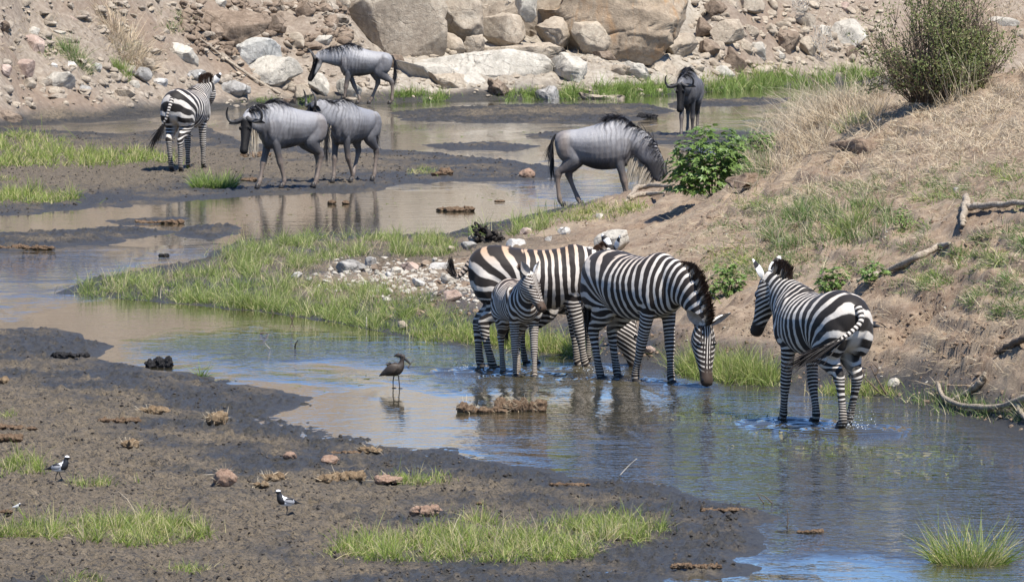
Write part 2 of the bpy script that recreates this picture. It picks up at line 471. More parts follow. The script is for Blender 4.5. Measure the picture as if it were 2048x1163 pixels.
# a breeze ruffles the open lower reach most; calm behind the spit
_br = np.zeros(WX.size)
for bx, by, rx, ry, s in [(1900, 970, 760, 150, 1.25), (1250, 740, 420, 40, .5), (60, 545, 330, 40, .85), (1700, 860, 380, 50, .9), (800, 700, 300, 50, .35), (450, 690, 220, 30, .4), (1000, 745, 200, 22, .6), (300, 230, 300, 16, .3), (1150, 380, 140, 40, .7), (1480, 275, 150, 25, .8), (1100, 905, 260, 30, .15), (700, 860, 240, 50, -.25), (1600, 1135, 330, 30, -.35), (1000, 850, 300, 45, -.15), (650, 430, 500, 45, -.8), (600, 630, 420, 30, -.4)]:
    _br += s * np.exp(-(((_wpx.ravel() - bx) / rx) ** 2 + ((_wpy.ravel() - by) / ry) ** 2))
fattr(wme, "breeze", _br)
tag(link("water", wme, water_material()), kind="structure")
# ------------------------------------------------------------------ rocks
def rock_material(name, lo, mid, hi, stain=None, stain_amt=.5, scale=1.0, crack=.6):
    k = NT(name); co = k.coord()
    oi = k.n("ObjectInfo").outputs["Location"]
    add = k.n("VectorMath", operation='ADD'); k.l(co, add.inputs[0]); k.l(oi, add.inputs[1]); v = add.outputs[0]
    n1 = k.noise(v, 2.2 * scale, 8, .68); n2 = k.noise(v, 14 * scale, 5, .65); n3 = k.noise(k.mapping(v, (2.4, 2.4, .7)), 1.6 * scale, 6, .65, .5)
    n4 = k.noise(v, 60 * scale, 3, .7)
    c = k.ramp(k.math('ADD', k.math('MULTIPLY', n1, .55), k.math('MULTIPLY', n2, .45)), [(.34, lo), (.5, mid), (.64, hi)])
    c = k.mix(k.ramp(n3, [(.50, 0.0), (.68, stain_amt)]), c, stain or tuple(x * .45 for x in lo))
    c = k.mix(k.ramp(n4, [(.30, .5), (.44, 0.0)]), c, tuple(x * .4 for x in lo))
    vor = k.voro(k.mapping(v, (1, 1, 1.2)), 2.4 * scale, 'DISTANCE_TO_EDGE')
    wv = k.math('ADD', vor, k.math('MULTIPLY', k.math('SUBTRACT', n2, .5), .10))
    line = k.ramp(wv, [(0.0, 1.0), (.030, 0.0)])
    line = k.math('MULTIPLY', line, k.ramp(n1, [(.46, 0.0), (.58, crack)]))
    c = k.mix(line, c, (.045, .036, .028))
    h = k.math('SUBTRACT', k.math('ADD', k.math('MULTIPLY', n2, .6), k.math('MULTIPLY', n4, .3)), k.math('MULTIPLY', line, .6))
    return k.out(c, .9, k.bump(h, 1.0, .045), .2)
RK = dict(
    pale=rock_material("pale_rock", (.29, .265, .22), (.42, .385, .325), (.53, .49, .415), None, .35, .8, .3),
    tan=rock_material("tan_rock", (.24, .195, .145), (.36, .30, .23), (.46, .40, .31), None, .4, 1.0, .3),
    brown=rock_material("brown_rock", (.13, .095, .068), (.21, .158, .115), (.31, .245, .185)),
    grey=rock_material("grey_rock", (.21, .20, .185), (.31, .295, .27), (.42, .40, .37)),
    pink=rock_material("pinkish_rock", (.28, .20, .16), (.40, .30, .245), (.50, .40, .33)),
    cliff=rock_material("cliff_rock", (.23, .185, .140), (.33, .275, .21), (.44, .38, .30), None, .4, .7, .25),
    orange=rock_material("rust_stained_cliff_rock", (.20, .155, .11), (.31, .245, .175), (.42, .34, .25), (.36, .20, .085), .6, .7, .25),
    paleg=rock_material("grey_white_bedrock", (.29, .285, .26), (.41, .40, .365), (.52, .505, .46), None, .35, .8, .3),
    soilf=rock_material("dusty_far_stone", (.20, .165, .125), (.31, .26, .205), (.41, .36, .29)),
    soil=rock_material("earth_clod", (.12, .082, .056), (.22, .157, .110), (.34, .255, .185)),
    mudclod=rock_material("mud_clod", (.028, .026, .025), (.065, .056, .048), (.14, .115, .09)),
    white=rock_material("whitish_stone", (.36, .34, .31), (.50, .475, .435), (.62, .595, .55), None, .35),
)
_ICO = {}

def ico(sub):
    if sub not in _ICO:
        bm = bmesh.new(); bmesh.ops.create_icosphere(bm, subdivisions=sub, radius=1.0)
        _ICO[sub] = (np.array([v.co[:] for v in bm.verts]), np.array([[v.index for v in f.verts] for f in bm.faces])); bm.free()
    return _ICO[sub]

def outline_radius(poly, ang):
    """distance from the origin to a polygon's border in each direction"""
    out = np.full(ang.shape, 0.02)
    dx, dz = np.cos(ang), np.sin(ang)
    n = len(poly)
    for i in range(n):
        a = poly[i]; e = poly[(i + 1) % n] - a
        den = dx * e[1] - dz * e[0]
        den = np.where(np.abs(den) < 1e-9, 1e-9, den)
        t = (a[0] * e[1] - a[1] * e[0]) / den
        s = (a[0] * dz - a[1] * dx) / den
        ok = (s >= -1e-6) & (s <= 1 + 1e-6) & (t > 0)
        out = np.where(ok, np.maximum(out, t), out)
    return out

def rock_shape(poly, thick, seed, sub=4, facets=12, k=2.4, rough=.05, cracks=0.0):
    """a stone with the given outline (x, z, about its centre), its own depth, broken faces and weathered skin"""
    rng = np.random.default_rng(seed)
    u, f = ico(sub)
    a = np.arctan2(u[:, 2], u[:, 0])
    r = outline_radius(np.asarray(poly), a)
    lat = np.clip(1 - np.abs(u[:, 1]) ** k, 0, 1) ** (1 / k)
    R_ = np.abs(poly).max()
    V = np.stack([r * np.cos(a) * lat, thick * u[:, 1], r * np.sin(a) * lat], 1)
    for _ in range(facets if k < 2.8 else 30):
        n = rng.normal(0, 1, 3); n[1] = -abs(n[1]) * 1.3 if rng.random() < .75 else n[1]; n /= np.linalg.norm(n)
        if abs(n[1]) < .25: continue
        h = V @ n
        lim = np.quantile(h, rng.uniform(*((.70, .90) if k < 2.8 else (.80, .955))))
        V = V - np.clip(h - lim, 0, None)[:, None] * n * .92
    nv = fbm3(V / R_ * 1.7 + seed * 3.1, 4, seed % 50)
    nrm = unit_(V)
    V = V + nrm * (nv * rough * R_ * 2.2)[:, None]
    if sub >= 5:
        V = V + nrm * (fbm3(V * 6 + seed, 3, seed % 37) * .03)[:, None]
    if cracks > 0:
        c = np.abs(fbm3(V * np.array([.9, .9, 1.5]) * .9 + seed, 2, seed % 41)); c2 = np.abs(fbm3(V * np.array([1.6, 1.6, .7]) + seed * 2, 2, seed % 29))
        V = V - nrm * (cracks * (1.5 * np.exp(-c / .03) + 1.0 * np.exp(-c2 / .03)))[:, None]
        lay = np.floor((V[:, 2] + .25 * V[:, 0] + .2 * nv) / .22)
        V = V + nrm * ((_val[(lay.astype(int) + seed) & 511]) * cracks * .35)[:, None]
    return V, f
def unit_(v): return v / (np.linalg.norm(v, axis=1, keepdims=True) + 1e-9)

def rock(label, poly_px, mat, seed, thick=.8, sub=4, group=None, back=0.35, foot=None, cracks=0.0, facets=12, k=2.4, rough=.05, name="rock", fat=1.07):
    """poly_px: its outline as seen; it stands where its lowest point meets the ground"""
    pp = np.array(poly_px, float); pc = pp.mean(0); pp = pc + (pp - pc) * fat
    lowest = pp[np.argmax(pp[:, 1])] if foot is None else foot
    cx = pp[:, 0].mean()
    g = G(float(np.clip(lowest[0], cx - 30, cx + 30)), float(lowest[1]) - 2)
    s = scale_at(g)
    w = (pp[:, 0].max() - pp[:, 0].min()) / s
    d = g[1] + w * thick * back
    c = PD(pp[:, 0].mean(), pp[:, 1].mean(), d)
    poly = np.array([(PD(x, y, d) - c)[[0, 2]] for x, y in pp])
    # let the foot sink in
    low = poly[:, 1].min(); poly[:, 1] = np.where(poly[:, 1] < low * .6, poly[:, 1] - .06 * abs(low) - .02, poly[:, 1])
    V, f = rock_shape(poly, w * thick * .5, seed, sub, facets, k, rough, cracks)
    o = link(name, mesh_from(name, V, f, smooth_shade=sub >= 5), RK[mat])
    if sub < 5:
        o.data.polygons.foreach_set("use_smooth", np.zeros(len(f), bool)) if sub < 4 else o.data.polygons.foreach_set("use_smooth", np.ones(len(f), bool))
    o.location = c
    tag(o, label, "boulder" if w > 1.0 else "rock", group)
    return o

def oval(cx, cy, w, h, seed, n=9, tilt=0.0):
    rng = np.random.default_rng(seed + 900)
    a = np.sort(np.linspace(0, 2 * math.pi, n, endpoint=False) + rng.uniform(-.25, .25, n))
    r = rng.uniform(.82, 1.12, n)
    x = np.cos(a) * r * w / 2; y = np.sin(a) * r * h / 2
    t = math.radians(tilt)
    return np.stack([cx + x * math.cos(t) - y * math.sin(t), cy + x * math.sin(t) + y * math.cos(t)], 1)

def grow(p, f=1.09):
    p = np.array(p, float); c = p.mean(0); return [tuple(v) for v in c + (p - c) * f]
def c6(*p): return grow(_c6(*p))
def _c6(*p): return [(640 + x / 2.695, y / 2.695) for x, y in p]
def c7(*p): return [(1400 + x / 2.768, y / 2.768) for x, y in p]
def up(poly, dy): return [(x, y - dy if y < 3 else y) for x, y in poly]

# the cliff and its great blocks, back to front
rock("massive cliff face with rust orange stains above the shelf rocks", up(c6((1150, 90), (1330, 60), (1480, 0), (2000, 0), (2070, 100), (2060, 190), (1960, 225), (1900, 300), (1610, 310), (1400, 300), (1200, 240)), 90), 'orange', 1, .5, 6, cracks=.05, facets=16, k=3.2, rough=.035, name="cliff")
rock("broad rock slab leaning at the top beside the pale pillar", up(c6((1120, 0), (1340, 0), (1400, 10), (1290, 60), (1180, 112), (1130, 80)), 60), 'cliff', 2, .7, 5, cracks=.03, foot=(640 + 1200 / 2.695, 60))
rock("largest smooth boulder, above the far wildebeest's back", up(c6((92, 90), (200, 18), (300, 0), (610, 0), (648, 60), (655, 290), (600, 318), (470, 328), (380, 300), (300, 240), (230, 172), (150, 135), (98, 150)), 60), 'cliff', 3, .55, 6, cracks=.025, facets=7, k=2.2, rough=.03, foot=(640 + 480 / 2.695, 122))
rock("squared block with a dark face right of the largest boulder", up(c6((645, 10), (790, 0), (858, 60), (866, 190), (770, 202), (655, 165)), 50), 'cliff', 4, .8, 5, cracks=.03, k=3.5, foot=(640 + 760 / 2.695, 104))
rock("tan block with vertical joints under the bare roots", c6((858, 112), (980, 70), (1110, 118), (1110, 200), (1060, 266), (890, 284)), 'cliff', 5, .7, 5, cracks=.035, k=3.2)
rock("small cube shaped block wedged at the foot of the largest boulder", c6((652, 182), (745, 190), (772, 262), (740, 304), (660, 300)), 'cliff', 6, .9, 5, cracks=.02, k=3)
rock("low block between two jointed blocks of the cliff foot", c6((768, 205), (872, 190), (898, 275), (770, 297)), 'cliff', 7, .8, 5, cracks=.02, k=3)
rock("pale upright pillar of rock at the top of the cliff", up(c6((1055, 0), (1155, 0), (1168, 140), (1110, 152), (1064, 70)), 40), 'pale', 8, .7, 5, cracks=.02, k=3, foot=(640 + 1120 / 2.695, 96))
rock("rounded grey block left of the squared block by the stained cliff", c6((1165, 160), (1260, 98), (1372, 112), (1378, 255), (1290, 275), (1180, 225)), 'cliff', 9, .8, 5, cracks=.03)
rock("squared pale block standing free before the stained cliff", c6((1368, 108), (1490, 98), (1545, 180), (1560, 282), (1400, 294), (1372, 272)), 'tan', 10, .8, 5, cracks=.03, k=3.2)
rock("pointed wedge of rock leaning on the foot of the stained cliff", c6((1520, 185), (1560, 205), (1615, 272), (1570, 288), (1545, 250)), 'tan', 11, .8, 4)
rock("long layered ledge at the right foot of the stained cliff", c6((1700, 232), (1900, 195), (2060, 190), (2070, 290), (1960, 325), (1800, 290)), 'cliff', 12, .6, 5, cracks=.04)
rock("grey jointed rock wall rising behind the blocks, left of the stained cliff", [(838, -70), (1215, -70), (1222, 30), (1190, 96), (1100, 108), (960, 104), (850, 100)], 'cliff', 241, .35, 6, cracks=.06, k=3.4, rough=.03, foot=(1040, 92), back=.75, name="cliff")
rock("broad low ledge in front of the jointed rock wall", [(940, 98), (1100, 92), (1190, 108), (1210, 128), (1080, 124), (960, 116)], 'tan', 242, .5, 5, cracks=.03)
# the shelf along the water
rock("wide grey slab stretching down to the water under the largest boulder", [(770, 140), (840, 128), (960, 138), (1040, 158), (1060, 186), (960, 196), (840, 190), (780, 178)], 'pale', 243, .35, 6, cracks=.035, rough=.025, back=1.1, facets=6)
rock("smooth pale slab right of the sloping slab, reaching the green grass", [(1180, 130), (1260, 124), (1320, 138), (1325, 156), (1270, 168), (1200, 160)], 'pale', 244, .4, 5, cracks=.03, rough=.025, back=.9)
rock("long pale rock shelf sloping to the water below the blocks", c6((440, 385), (600, 330), (800, 298), (1000, 278), (1180, 306), (1285, 395), (1292, 442), (1150, 452), (900, 432), (760, 402), (640, 412)), 'pale', 13, .6, 6, cracks=.045, facets=10, rough=.03)
rock("lower tan ledge under the long pale shelf", c6((450, 425), (640, 410), (800, 400), (868, 440), (884, 500), (700, 490), (520, 480)), 'tan', 14, .6, 5, cracks=.04)
rock("dark wet rock with a shaded hollow at the shelf's edge", c6((868, 436), (1000, 418), (1036, 462), (980, 520), (890, 512)), 'brown', 15, .7, 5, cracks=.03)
rock("pale sloping slab right of the long shelf", c6((1185, 312), (1330, 290), (1490, 388), (1505, 444), (1420, 446), (1290, 402)), 'pale', 16, .6, 5, cracks=.04)
rock("tan block split by an upright joint above the green bank grass", c6((1498, 362), (1580, 350), (1745, 390), (1742, 436), (1590, 424)), 'tan', 17, .6, 5, cracks=.035)
rock("rock with a rounded snout touching the water", c6((1130, 500), (1230, 472), (1300, 486), (1360, 524), (1240, 538), (1150, 524)), 'grey', 18, .6, 5, cracks=.02)
rock("flat low stone slab lying in the water's edge right of the snout rock", c6((1330, 520), (1480, 512), (1640, 520), (1630, 538), (1400, 540)), 'tan', 19, .4, 4)
rock("small dark stone on the shelf above the split block", c6((1440, 285), (1560, 278), (1590, 318), (1490, 320)), 'brown', 20, .7, 4)
rock("pale low slab with grassy joints at the shelf's right end", c6((1600, 280), (1740, 285), (1800, 360), (1660, 360)), 'pale', 21, .6, 4, cracks=.03)
rock("lumpy tan slab between the split block and the grass", c6((1740, 300), (1900, 310), (1960, 350), (1900, 420), (1760, 420)), 'tan', 22, .6, 5, cracks=.03)
rock("grey slab lying flat behind the far wildebeest's tail", c6((380, 300), (440, 300), (470, 350), (400, 372), (360, 340)), 'brown', 23, .7, 4)
rock("dark fallen stone in the shade under the largest boulder", c6((340, 290), (400, 300), (455, 330), (440, 360), (350, 360)), 'brown', 231, .8, 4)
# the left slope
_left = [
    ("tilted pale boulder propped up over a dark gap above the far zebra", [(322, 98), (340, 86), (368, 90), (396, 115), (394, 132), (380, 140), (352, 130), (326, 112)], 'pale', 24, .8, 5),
    ("upright grey slab left of the tilted boulder", oval(297, 128, 30, 38, 2), 'tan', 25, .6, 4),
    ("pinkish weathered boulder high on the left slope", oval(66, 88, 50, 38, 3), 'pink', 26, .9, 5),
    ("thin tan stone leaning on the pinkish boulder", oval(65, 62, 38, 20, 4, tilt=25), 'pale', 27, .6, 4),
    ("flat white slab on the left slope below the dry tussock", oval(140, 130, 50, 15, 5, tilt=5), 'white', 28, .7, 4),
    ("small white stone touching the flat white slab", oval(105, 131, 21, 14, 6), 'white', 29, .8, 4),
    ("grey pointed stone right of the flat white slab", oval(196, 136, 28, 20, 7, tilt=15), 'grey', 30, .8, 4),
    ("pale rounded boulder low on the left slope with a shadowed foot", oval(123, 163, 64, 36, 8), 'pale', 31, .8, 5),
    ("earth coloured boulder half buried at the left edge slope", oval(43, 138, 54, 44, 9), 'pink', 32, .7, 5),
    ("pink brown rock at the left picture edge", oval(10, 141, 34, 24, 10), 'pink', 33, .8, 4),
    ("dark edged stone below the pale rounded boulder", oval(163, 179, 36, 16, 11), 'grey', 34, .8, 4),
    ("light stone left of the white oval boulder", oval(262, 170, 36, 18, 12), 'pale', 35, .8, 4),
    ("white oval boulder left of the far zebra's shoulder", oval(312, 168, 56, 25, 13, tilt=4), 'white', 36, .8, 5),
    ("broad tan rock at the mud's edge left of the far zebra", oval(239, 192, 58, 28, 14), 'tan', 37, .8, 5),
    ("grey rock above the white oval boulder", oval(282, 150, 42, 27, 15), 'grey', 38, .8, 4),
    ("grey brown rock behind the far zebra's ears", oval(391, 152, 44, 26, 16), 'grey', 39, .8, 4),
    ("long low stone left of the broad tan rock", oval(103, 182, 54, 18, 17), 'tan', 40, .7, 4),
    ("grey mottled rock mass right of the far zebra", oval(462, 177, 70, 34, 18), 'grey', 41, .8, 5),
    ("dark brown rock at the left edge beside the muddy channel", oval(18, 232, 52, 30, 19), 'brown', 42, .8, 5),
    ("narrow upright stone near the top of the left slope", oval(96, 40, 20, 28, 20), 'tan', 43, .7, 4),
    ("small pinkish stone near the top left, right of the narrow upright stone", oval(143, 38, 24, 17, 21), 'pink', 44, .8, 4),
    ("dark stone at the left edge near the top", oval(10, 52, 24, 18, 22), 'brown', 45, .8, 4),
    ("pale stone at the very top above the layered outcrop", oval(442, 7, 28, 22, 23), 'pale', 46, .8, 4),
    ("dark layered outcrop of brown rock at the top", [(370, 40), (395, 22), (440, 25), (500, 20), (530, 35), (520, 62), (470, 82), (440, 84), (415, 78), (400, 55)], 'brown', 47, .5, 5),
    ("dark rounded rock hanging over the pale bedrock", oval(433, 66, 42, 36, 25), 'brown', 48, .8, 5),
    ("brown blocky rock with a shaded left face near the top centre", oval(560, 48, 52, 48, 26), 'brown', 49, .8, 5),
    ("leaning brown rock left of the flat topped boulder", oval(590, 80, 36, 44, 27, tilt=20), 'tan', 50, .7, 4),
    ("flat topped pale boulder left of the largest boulder", oval(642, 84, 74, 36, 28), 'pale', 51, .8, 5),
    ("pale grey bedrock apron sloping down in the middle of the far bank", [(395, 104), (430, 76), (500, 74), (580, 86), (606, 116), (560, 140), (520, 168), (450, 160), (405, 132)], 'paleg', 52, .7, 6),
    ("smooth pale bedrock hump above the fallen branch's end", [(476, 146), (520, 112), (580, 102), (618, 116), (612, 152), (560, 172), (500, 176)], 'pale', 53, .7, 5),
    ("tan stone at the end of the fallen branch", oval(565, 171, 46, 22, 31), 'tan', 54, .8, 4),
    ("brown rounded boulder below the far wildebeest's head", oval(603, 186, 48, 34, 32), 'tan', 55, .8, 5),
    ("flat brown stone at the water below the fallen branch", oval(580, 204, 52, 13, 33), 'brown', 56, .7, 4),
    ("pale folded rock under the far wildebeest's throat", oval(640, 168, 50, 44, 34), 'pale', 57, .7, 5),
    ("light rock behind the far wildebeest's forelegs", oval(690, 182, 66, 40, 35), 'pale', 58, .7, 5),
    ("grey rock at the top left of the largest boulder", oval(650, 20, 36, 32, 36), 'brown', 59, .8, 4),
    ("small dark rock below the grey rock beside the largest boulder", oval(664, 44, 28, 30, 37), 'brown', 60, .8, 4),
    ("brown tilted rock in the gully left of the blocky rock", oval(610, 20, 44, 34, 38, tilt=-20), 'brown', 61, .8, 4),
    ("tan rock at the very top left of the largest boulder's shoulder", oval(680, 4, 40, 24, 39), 'tan', 62, .8, 4),
    ("tan rubble block left of the long low stone", oval(55, 168, 40, 22, 40), 'tan', 63, .8, 4),
    ("pale chip shaped stone under the narrow upright stone", oval(118, 66, 26, 14, 41), 'pale', 64, .7, 4),
    ("brown stone at the foot of the dry tussock", oval(222, 152, 30, 16, 42), 'tan', 65, .8, 4),
    ("grey stone on the mud edge behind the far zebra's rump", oval(330, 200, 40, 16, 43), 'tan', 66, .8, 4),
]
for lab, poly, mt, sd, th, sb in _left:
    rock(lab, poly, mt, sd, th if sd not in (52, 53) else .5, sb, cracks=.018 if sb >= 5 else 0, fat=1.16 if sd not in (52, 53) else 1.0, back=.35 if sd not in (52, 53) else .62)
_right = [
    ("large round grey boulder in the rock pile right of the cliff", oval(1457, 68, 60, 62, 51), 'tan', 71, .9, 5),
    ("dark shaded boulder on top of the right rock pile", oval(1440, 16, 56, 44, 52), 'brown', 72, .9, 5),
    ("broad light boulder at the top right of the rock pile", oval(1498, 12, 66, 56, 53), 'tan', 73, .9, 5),
    ("rock in the corner between the cliff and the rock pile", oval(1412, 54, 42, 52, 54), 'brown', 74, .8, 4),
    ("square stone under the broad light boulder", oval(1500, 62, 44, 42, 55), 'tan', 75, .9, 4),
    ("slanted pale slab leaning in the middle of the right rock pile", oval(1512, 104, 40, 66, 56, tilt=-18), 'pale', 76, .7, 5),
    ("big brown rock right of the slanted slab", oval(1573, 80, 60, 48, 57), 'brown', 77, .9, 5),
    ("light rock above the big brown rock", oval(1613, 38, 40, 40, 58), 'tan', 78, .8, 4),
    ("tipped whitish boulder balanced over a dark hollow, left of the shrub", c7((700, 170), (760, 128), (900, 84), (946, 130), (922, 192), (850, 245), (790, 258), (740, 225)), 'pale', 79, .8, 5),
    ("brown prop stone under the tipped whitish boulder", oval(1704, 108, 26, 34, 60), 'brown', 80, .8, 4),
    ("dark layered rock at the foot of the right rock pile", oval(1470, 118, 52, 40, 61, tilt=30), 'brown', 81, .8, 5),
    ("flat pale stone in front of the right rock pile", oval(1556, 112, 54, 22, 62, tilt=14), 'pale', 82, .7, 4),
    ("stacked layered rock below the corner rock", oval(1416, 98, 48, 44, 63), 'brown', 83, .9, 5),
    ("tan rock under the bare roots", oval(1617, 92, 38, 36, 64), 'tan', 84, .8, 4),
    ("rounded stone low between the grey boulder and the slanted slab", oval(1490, 92, 30, 34, 65), 'tan', 85, .8, 4),
    ("small tan stone left of the tipped boulder", oval(1650, 60, 26, 26, 66), 'pale', 86, .8, 4),
    ("low rock at the grass edge under the right rock pile", oval(1590, 122, 40, 18, 67), 'tan', 87, .8, 4),
    ("tan stone between the square stone and the big brown rock", oval(1540, 58, 36, 38, 68), 'tan', 88, .8, 4),
    ("pale grassy rock at the water edge left of the bank grass", oval(1442, 148, 70, 26, 69), 'pale', 89, .7, 5),
    ("pinkish stone far up on the right, above the tipped boulder", oval(1690, 18, 50, 26, 70), 'pink', 90, .7, 4),
    ("pale rock seen past the right side of the shrub", oval(2010, 46, 60, 30, 71), 'pale', 91, .7, 4),
    ("tan rock at the right picture edge above the shrub's shoulder", oval(2044, 72, 40, 26, 72), 'tan', 92, .7, 4),
]
for lab, poly, mt, sd, th, sb in _right:
    rock(lab, poly, mt, sd, th, sb, cracks=.018 if sb >= 5 else 0, fat=1.16)
# stones on the spit and the right bank
_near = [
    ("flat white stone at the left end of the spit's stones", oval(598, 550, 34, 12, 81, tilt=-12), 'white', 101, .8),
    ("small pale stone beside the flat white stone on the spit", oval(619, 558, 24, 9, 82), 'white', 102, .8),
    ("largest grey boulder on the grassy spit", oval(697, 533, 64, 28, 83), 'grey', 103, .7),
    ("grey ridged rock on top of the spit's largest boulder", oval(738, 523, 44, 22, 84), 'grey', 104, .8),
    ("brown rock right of the ridged rock on the spit", oval(754, 537, 30, 18, 85, tilt=25), 'brown', 105, .8),
    ("pale round stone in the middle of the spit stones", oval(776, 549, 18, 14, 86), 'white', 106, .9),
    ("tan stone between the pale round stone and the bank on the spit", oval(790, 541, 24, 16, 87), 'pale', 107, .8),
    ("broad brown rock on the spit below the tall grass", oval(822, 532, 40, 19, 88), 'pink', 108, .7),
    ("dark hollow stone left of the rusty zebra's tail", oval(851, 527, 24, 14, 89), 'brown', 109, .8),
    ("flat whitish slab below the rusty zebra's tail tuft", oval(884, 531, 50, 16, 90), 'white', 110, .8),
    ("pale slab at the foot of the bank left of the rusty zebra", oval(892, 560, 42, 18, 91), 'pale', 111, .8),
    ("slanting pale stone on the spit's lower edge", oval(838, 566, 34, 14, 92, tilt=25), 'white', 112, .8),
    ("tan stone in the grass left of the charred stump", oval(900, 499, 26, 14, 93), 'tan', 113, .8),
    ("grey round stone against the charred stump", oval(947, 479, 22, 17, 94), 'grey', 114, .9),
    ("grey flat rock before the charred stump", oval(936, 491, 40, 17, 95), 'grey', 115, .8),
    ("tan clod of rock at the water in the spit's sedge", oval(803, 651, 24, 20, 96), 'tan', 116, .9),
    ("earthy rock left of the rusty zebra's hind legs", oval(902, 592, 54, 26, 97), 'pink', 117, .7),
    ("pale stone behind the rusty zebra's rump", oval(1028, 486, 46, 18, 98), 'white', 118, .8),
    ("brown clod right of the charred stump", oval(1050, 462, 30, 18, 99), 'pink', 119, .8),
    ("white stone above the rusty zebra's back", oval(1130, 461, 28, 17, 100), 'white', 120, .8),
    ("large white rock behind the hidden zebra's ears", oval(1222, 484, 84, 54, 101), 'pale', 121, .8),
    ("pale low rock left of the hidden zebra's ears", oval(1178, 502, 44, 20, 102), 'white', 122, .7),
    ("small pale stone on the slope behind the drinking zebra", oval(1318, 510, 22, 10, 103), 'white', 123, .8),
    ("rock at the foot of the bank behind the right zebra's hind legs", oval(1790, 766, 36, 20, 104), 'pale', 124, .8),
    ("rock showing between the drinking zebras' legs on the bank", oval(1298, 700, 34, 16, 105), 'pink', 125, .8),
    ("white stone at the left rim of the burrow hole", oval(1676, 288, 16, 9, 106), 'white', 126, .9),
    ("white stone at the right rim of the burrow hole", oval(1735, 291, 20, 9, 107), 'white', 127, .9),
    ("chalky white patch of stone above the burrow hole", oval(1762, 243, 26, 14, 108, tilt=-15), 'white', 128, .8),
    ("grey rounded stone on the upper right bank slope", oval(1912, 383, 32, 15, 109), 'grey', 129, .8),
    ("tan stone left of the fallen log's stub", oval(1770, 420, 22, 14, 110), 'tan', 130, .8),
    ("white flat stone in the bank grass above the leafy plant", oval(1562, 481, 30, 11, 111, tilt=-8), 'white', 131, .8),
    ("pale stone at the foot of the green bush by the grazing wildebeest", oval(1200, 432, 34, 11, 112), 'pale', 132, .8),
    ("small grey stone right of the white stone above the rusty zebra's back", oval(1100, 478, 20, 10, 113), 'grey', 133, .8),
]
for lab, poly, mt, sd, th in _near:
    rock(lab, poly, mt, sd, th, 4, name="stone")

# uncountable small rubble on the far slope, the spit and the bank
def rubble(name, label, samples, sizes, mat, seed, flat=.62, sink=.05):
    rng = np.random.default_rng(seed); u, f = ico(2 if len(samples) < 1600 else 1)
    VV = []; FF = []; k = 0
    for (px, py), sz in zip(samples, sizes):
        g = G(px, py)
        if g[2] < .02: continue
        v = u * rng.uniform(.6, 1.3, 3) * np.array([1, 1, flat])
        for _ in range(9):
            n = rng.normal(0, 1, 3); n /= np.linalg.norm(n); h = v @ n; v = v - np.clip(h - h.max() * rng.uniform(.45, .8), 0, None)[:, None] * n
        a = rng.uniform(0, 6.28); c_, s_ = math.cos(a), math.sin(a)
        v = np.stack([v[:, 0] * c_ - v[:, 1] * s_, v[:, 0] * s_ + v[:, 1] * c_, v[:, 2]], 1) * sz
        VV.append(v + g + np.array([0, 0, sz * sink])); FF.append(f + k); k += len(u)
    o = link(name, mesh_from(name, np.concatenate(VV), np.concatenate(FF), False), RK[mat])
    return tag(o, label, "rubble", None, "stuff")
def scatter(n, x0, x1, y0, y1, seed, fn=None):
    rng = np.random.default_rng(seed); out = []
    while len(out) < n:
        x, y = rng.uniform(x0, x1), rng.uniform(y0, y1)
        if fn is None or rng.random() < fn(x, y): out.append((x, y))
    return out
_clump = lambda x, y: float(np.clip(fbm2(np.array([x / 60]), np.array([y / 25]), 3, 77)[0] * 2.6 + .4, 0, 1))
_sz = lambda n, s, a, b: np.exp(np.random.default_rng(s).uniform(math.log(a), math.log(b), n))
rubble("pale_rubble", "pale small stones strewn over the left far slope", scatter(300, -60, 660, 2, 215, 1, _clump), _sz(300, 2, .025, .15), 'tan', 5, .5, -.05)
rubble("tan_rubble", "tan broken stones between the boulders of the far slope", scatter(520, -60, 760, 2, 222, 3, _clump), _sz(520, 4, .025, .26), 'soilf', 6, .5, -.1)
rubble("brown_rubble", "brown stones in the gullies of the far bank", scatter(420, 360, 700, 2, 110, 7, _clump) , _sz(420, 8, .05, .22), 'brown', 9)
rubble("cliff_rubble", "broken stones among the rock pile right of the cliff", scatter(380, 1380, 1760, 2, 150, 10), _sz(380, 11, .05, .24), 'tan', 12)
rubble("shelf_rubble", "broken pale stones on the rock shelf", scatter(420, 700, 1480, 95, 200, 13, _clump), _sz(420, 14, .03, .16), 'tan', 15, .5, -.05)
rubble("spit_rubble", "chalky small stones on the spit between the grass", scatter(760, 600, 980, 512, 640, 16, lambda x, y: float(np.exp(-((y - 550 - .12 * max(0, x - 800)) / 30) ** 2) * smooth(590, 740, x))), _sz(760, 17, .012, .075), 'pale', 18, .6, -.1)
rubble("spit_clods", "brown clods on the bare end of the spit", scatter(300, 740, 1010, 515, 640, 19), _sz(300, 20, .012, .055), 'soil', 21)
rubble("bank_stones", "small pale stones scattered over the right bank", scatter(160, 1020, 2048, 430, 800, 22), _sz(160, 23, .008, .030), 'pale', 24)
rubble("bank_clods", "earth clods on the foot of the right bank", scatter(2600, 1150, 2048, 430, 860, 25, _clump), _sz(2600, 26, .007, .045), 'soil', 27)
rubble("bank_foot_clods", "dark wet clods along the waterline of the right bank", scatter(260, 1300, 2048, 742, 880, 28), _sz(260, 29, .015, .06), 'brown', 30)

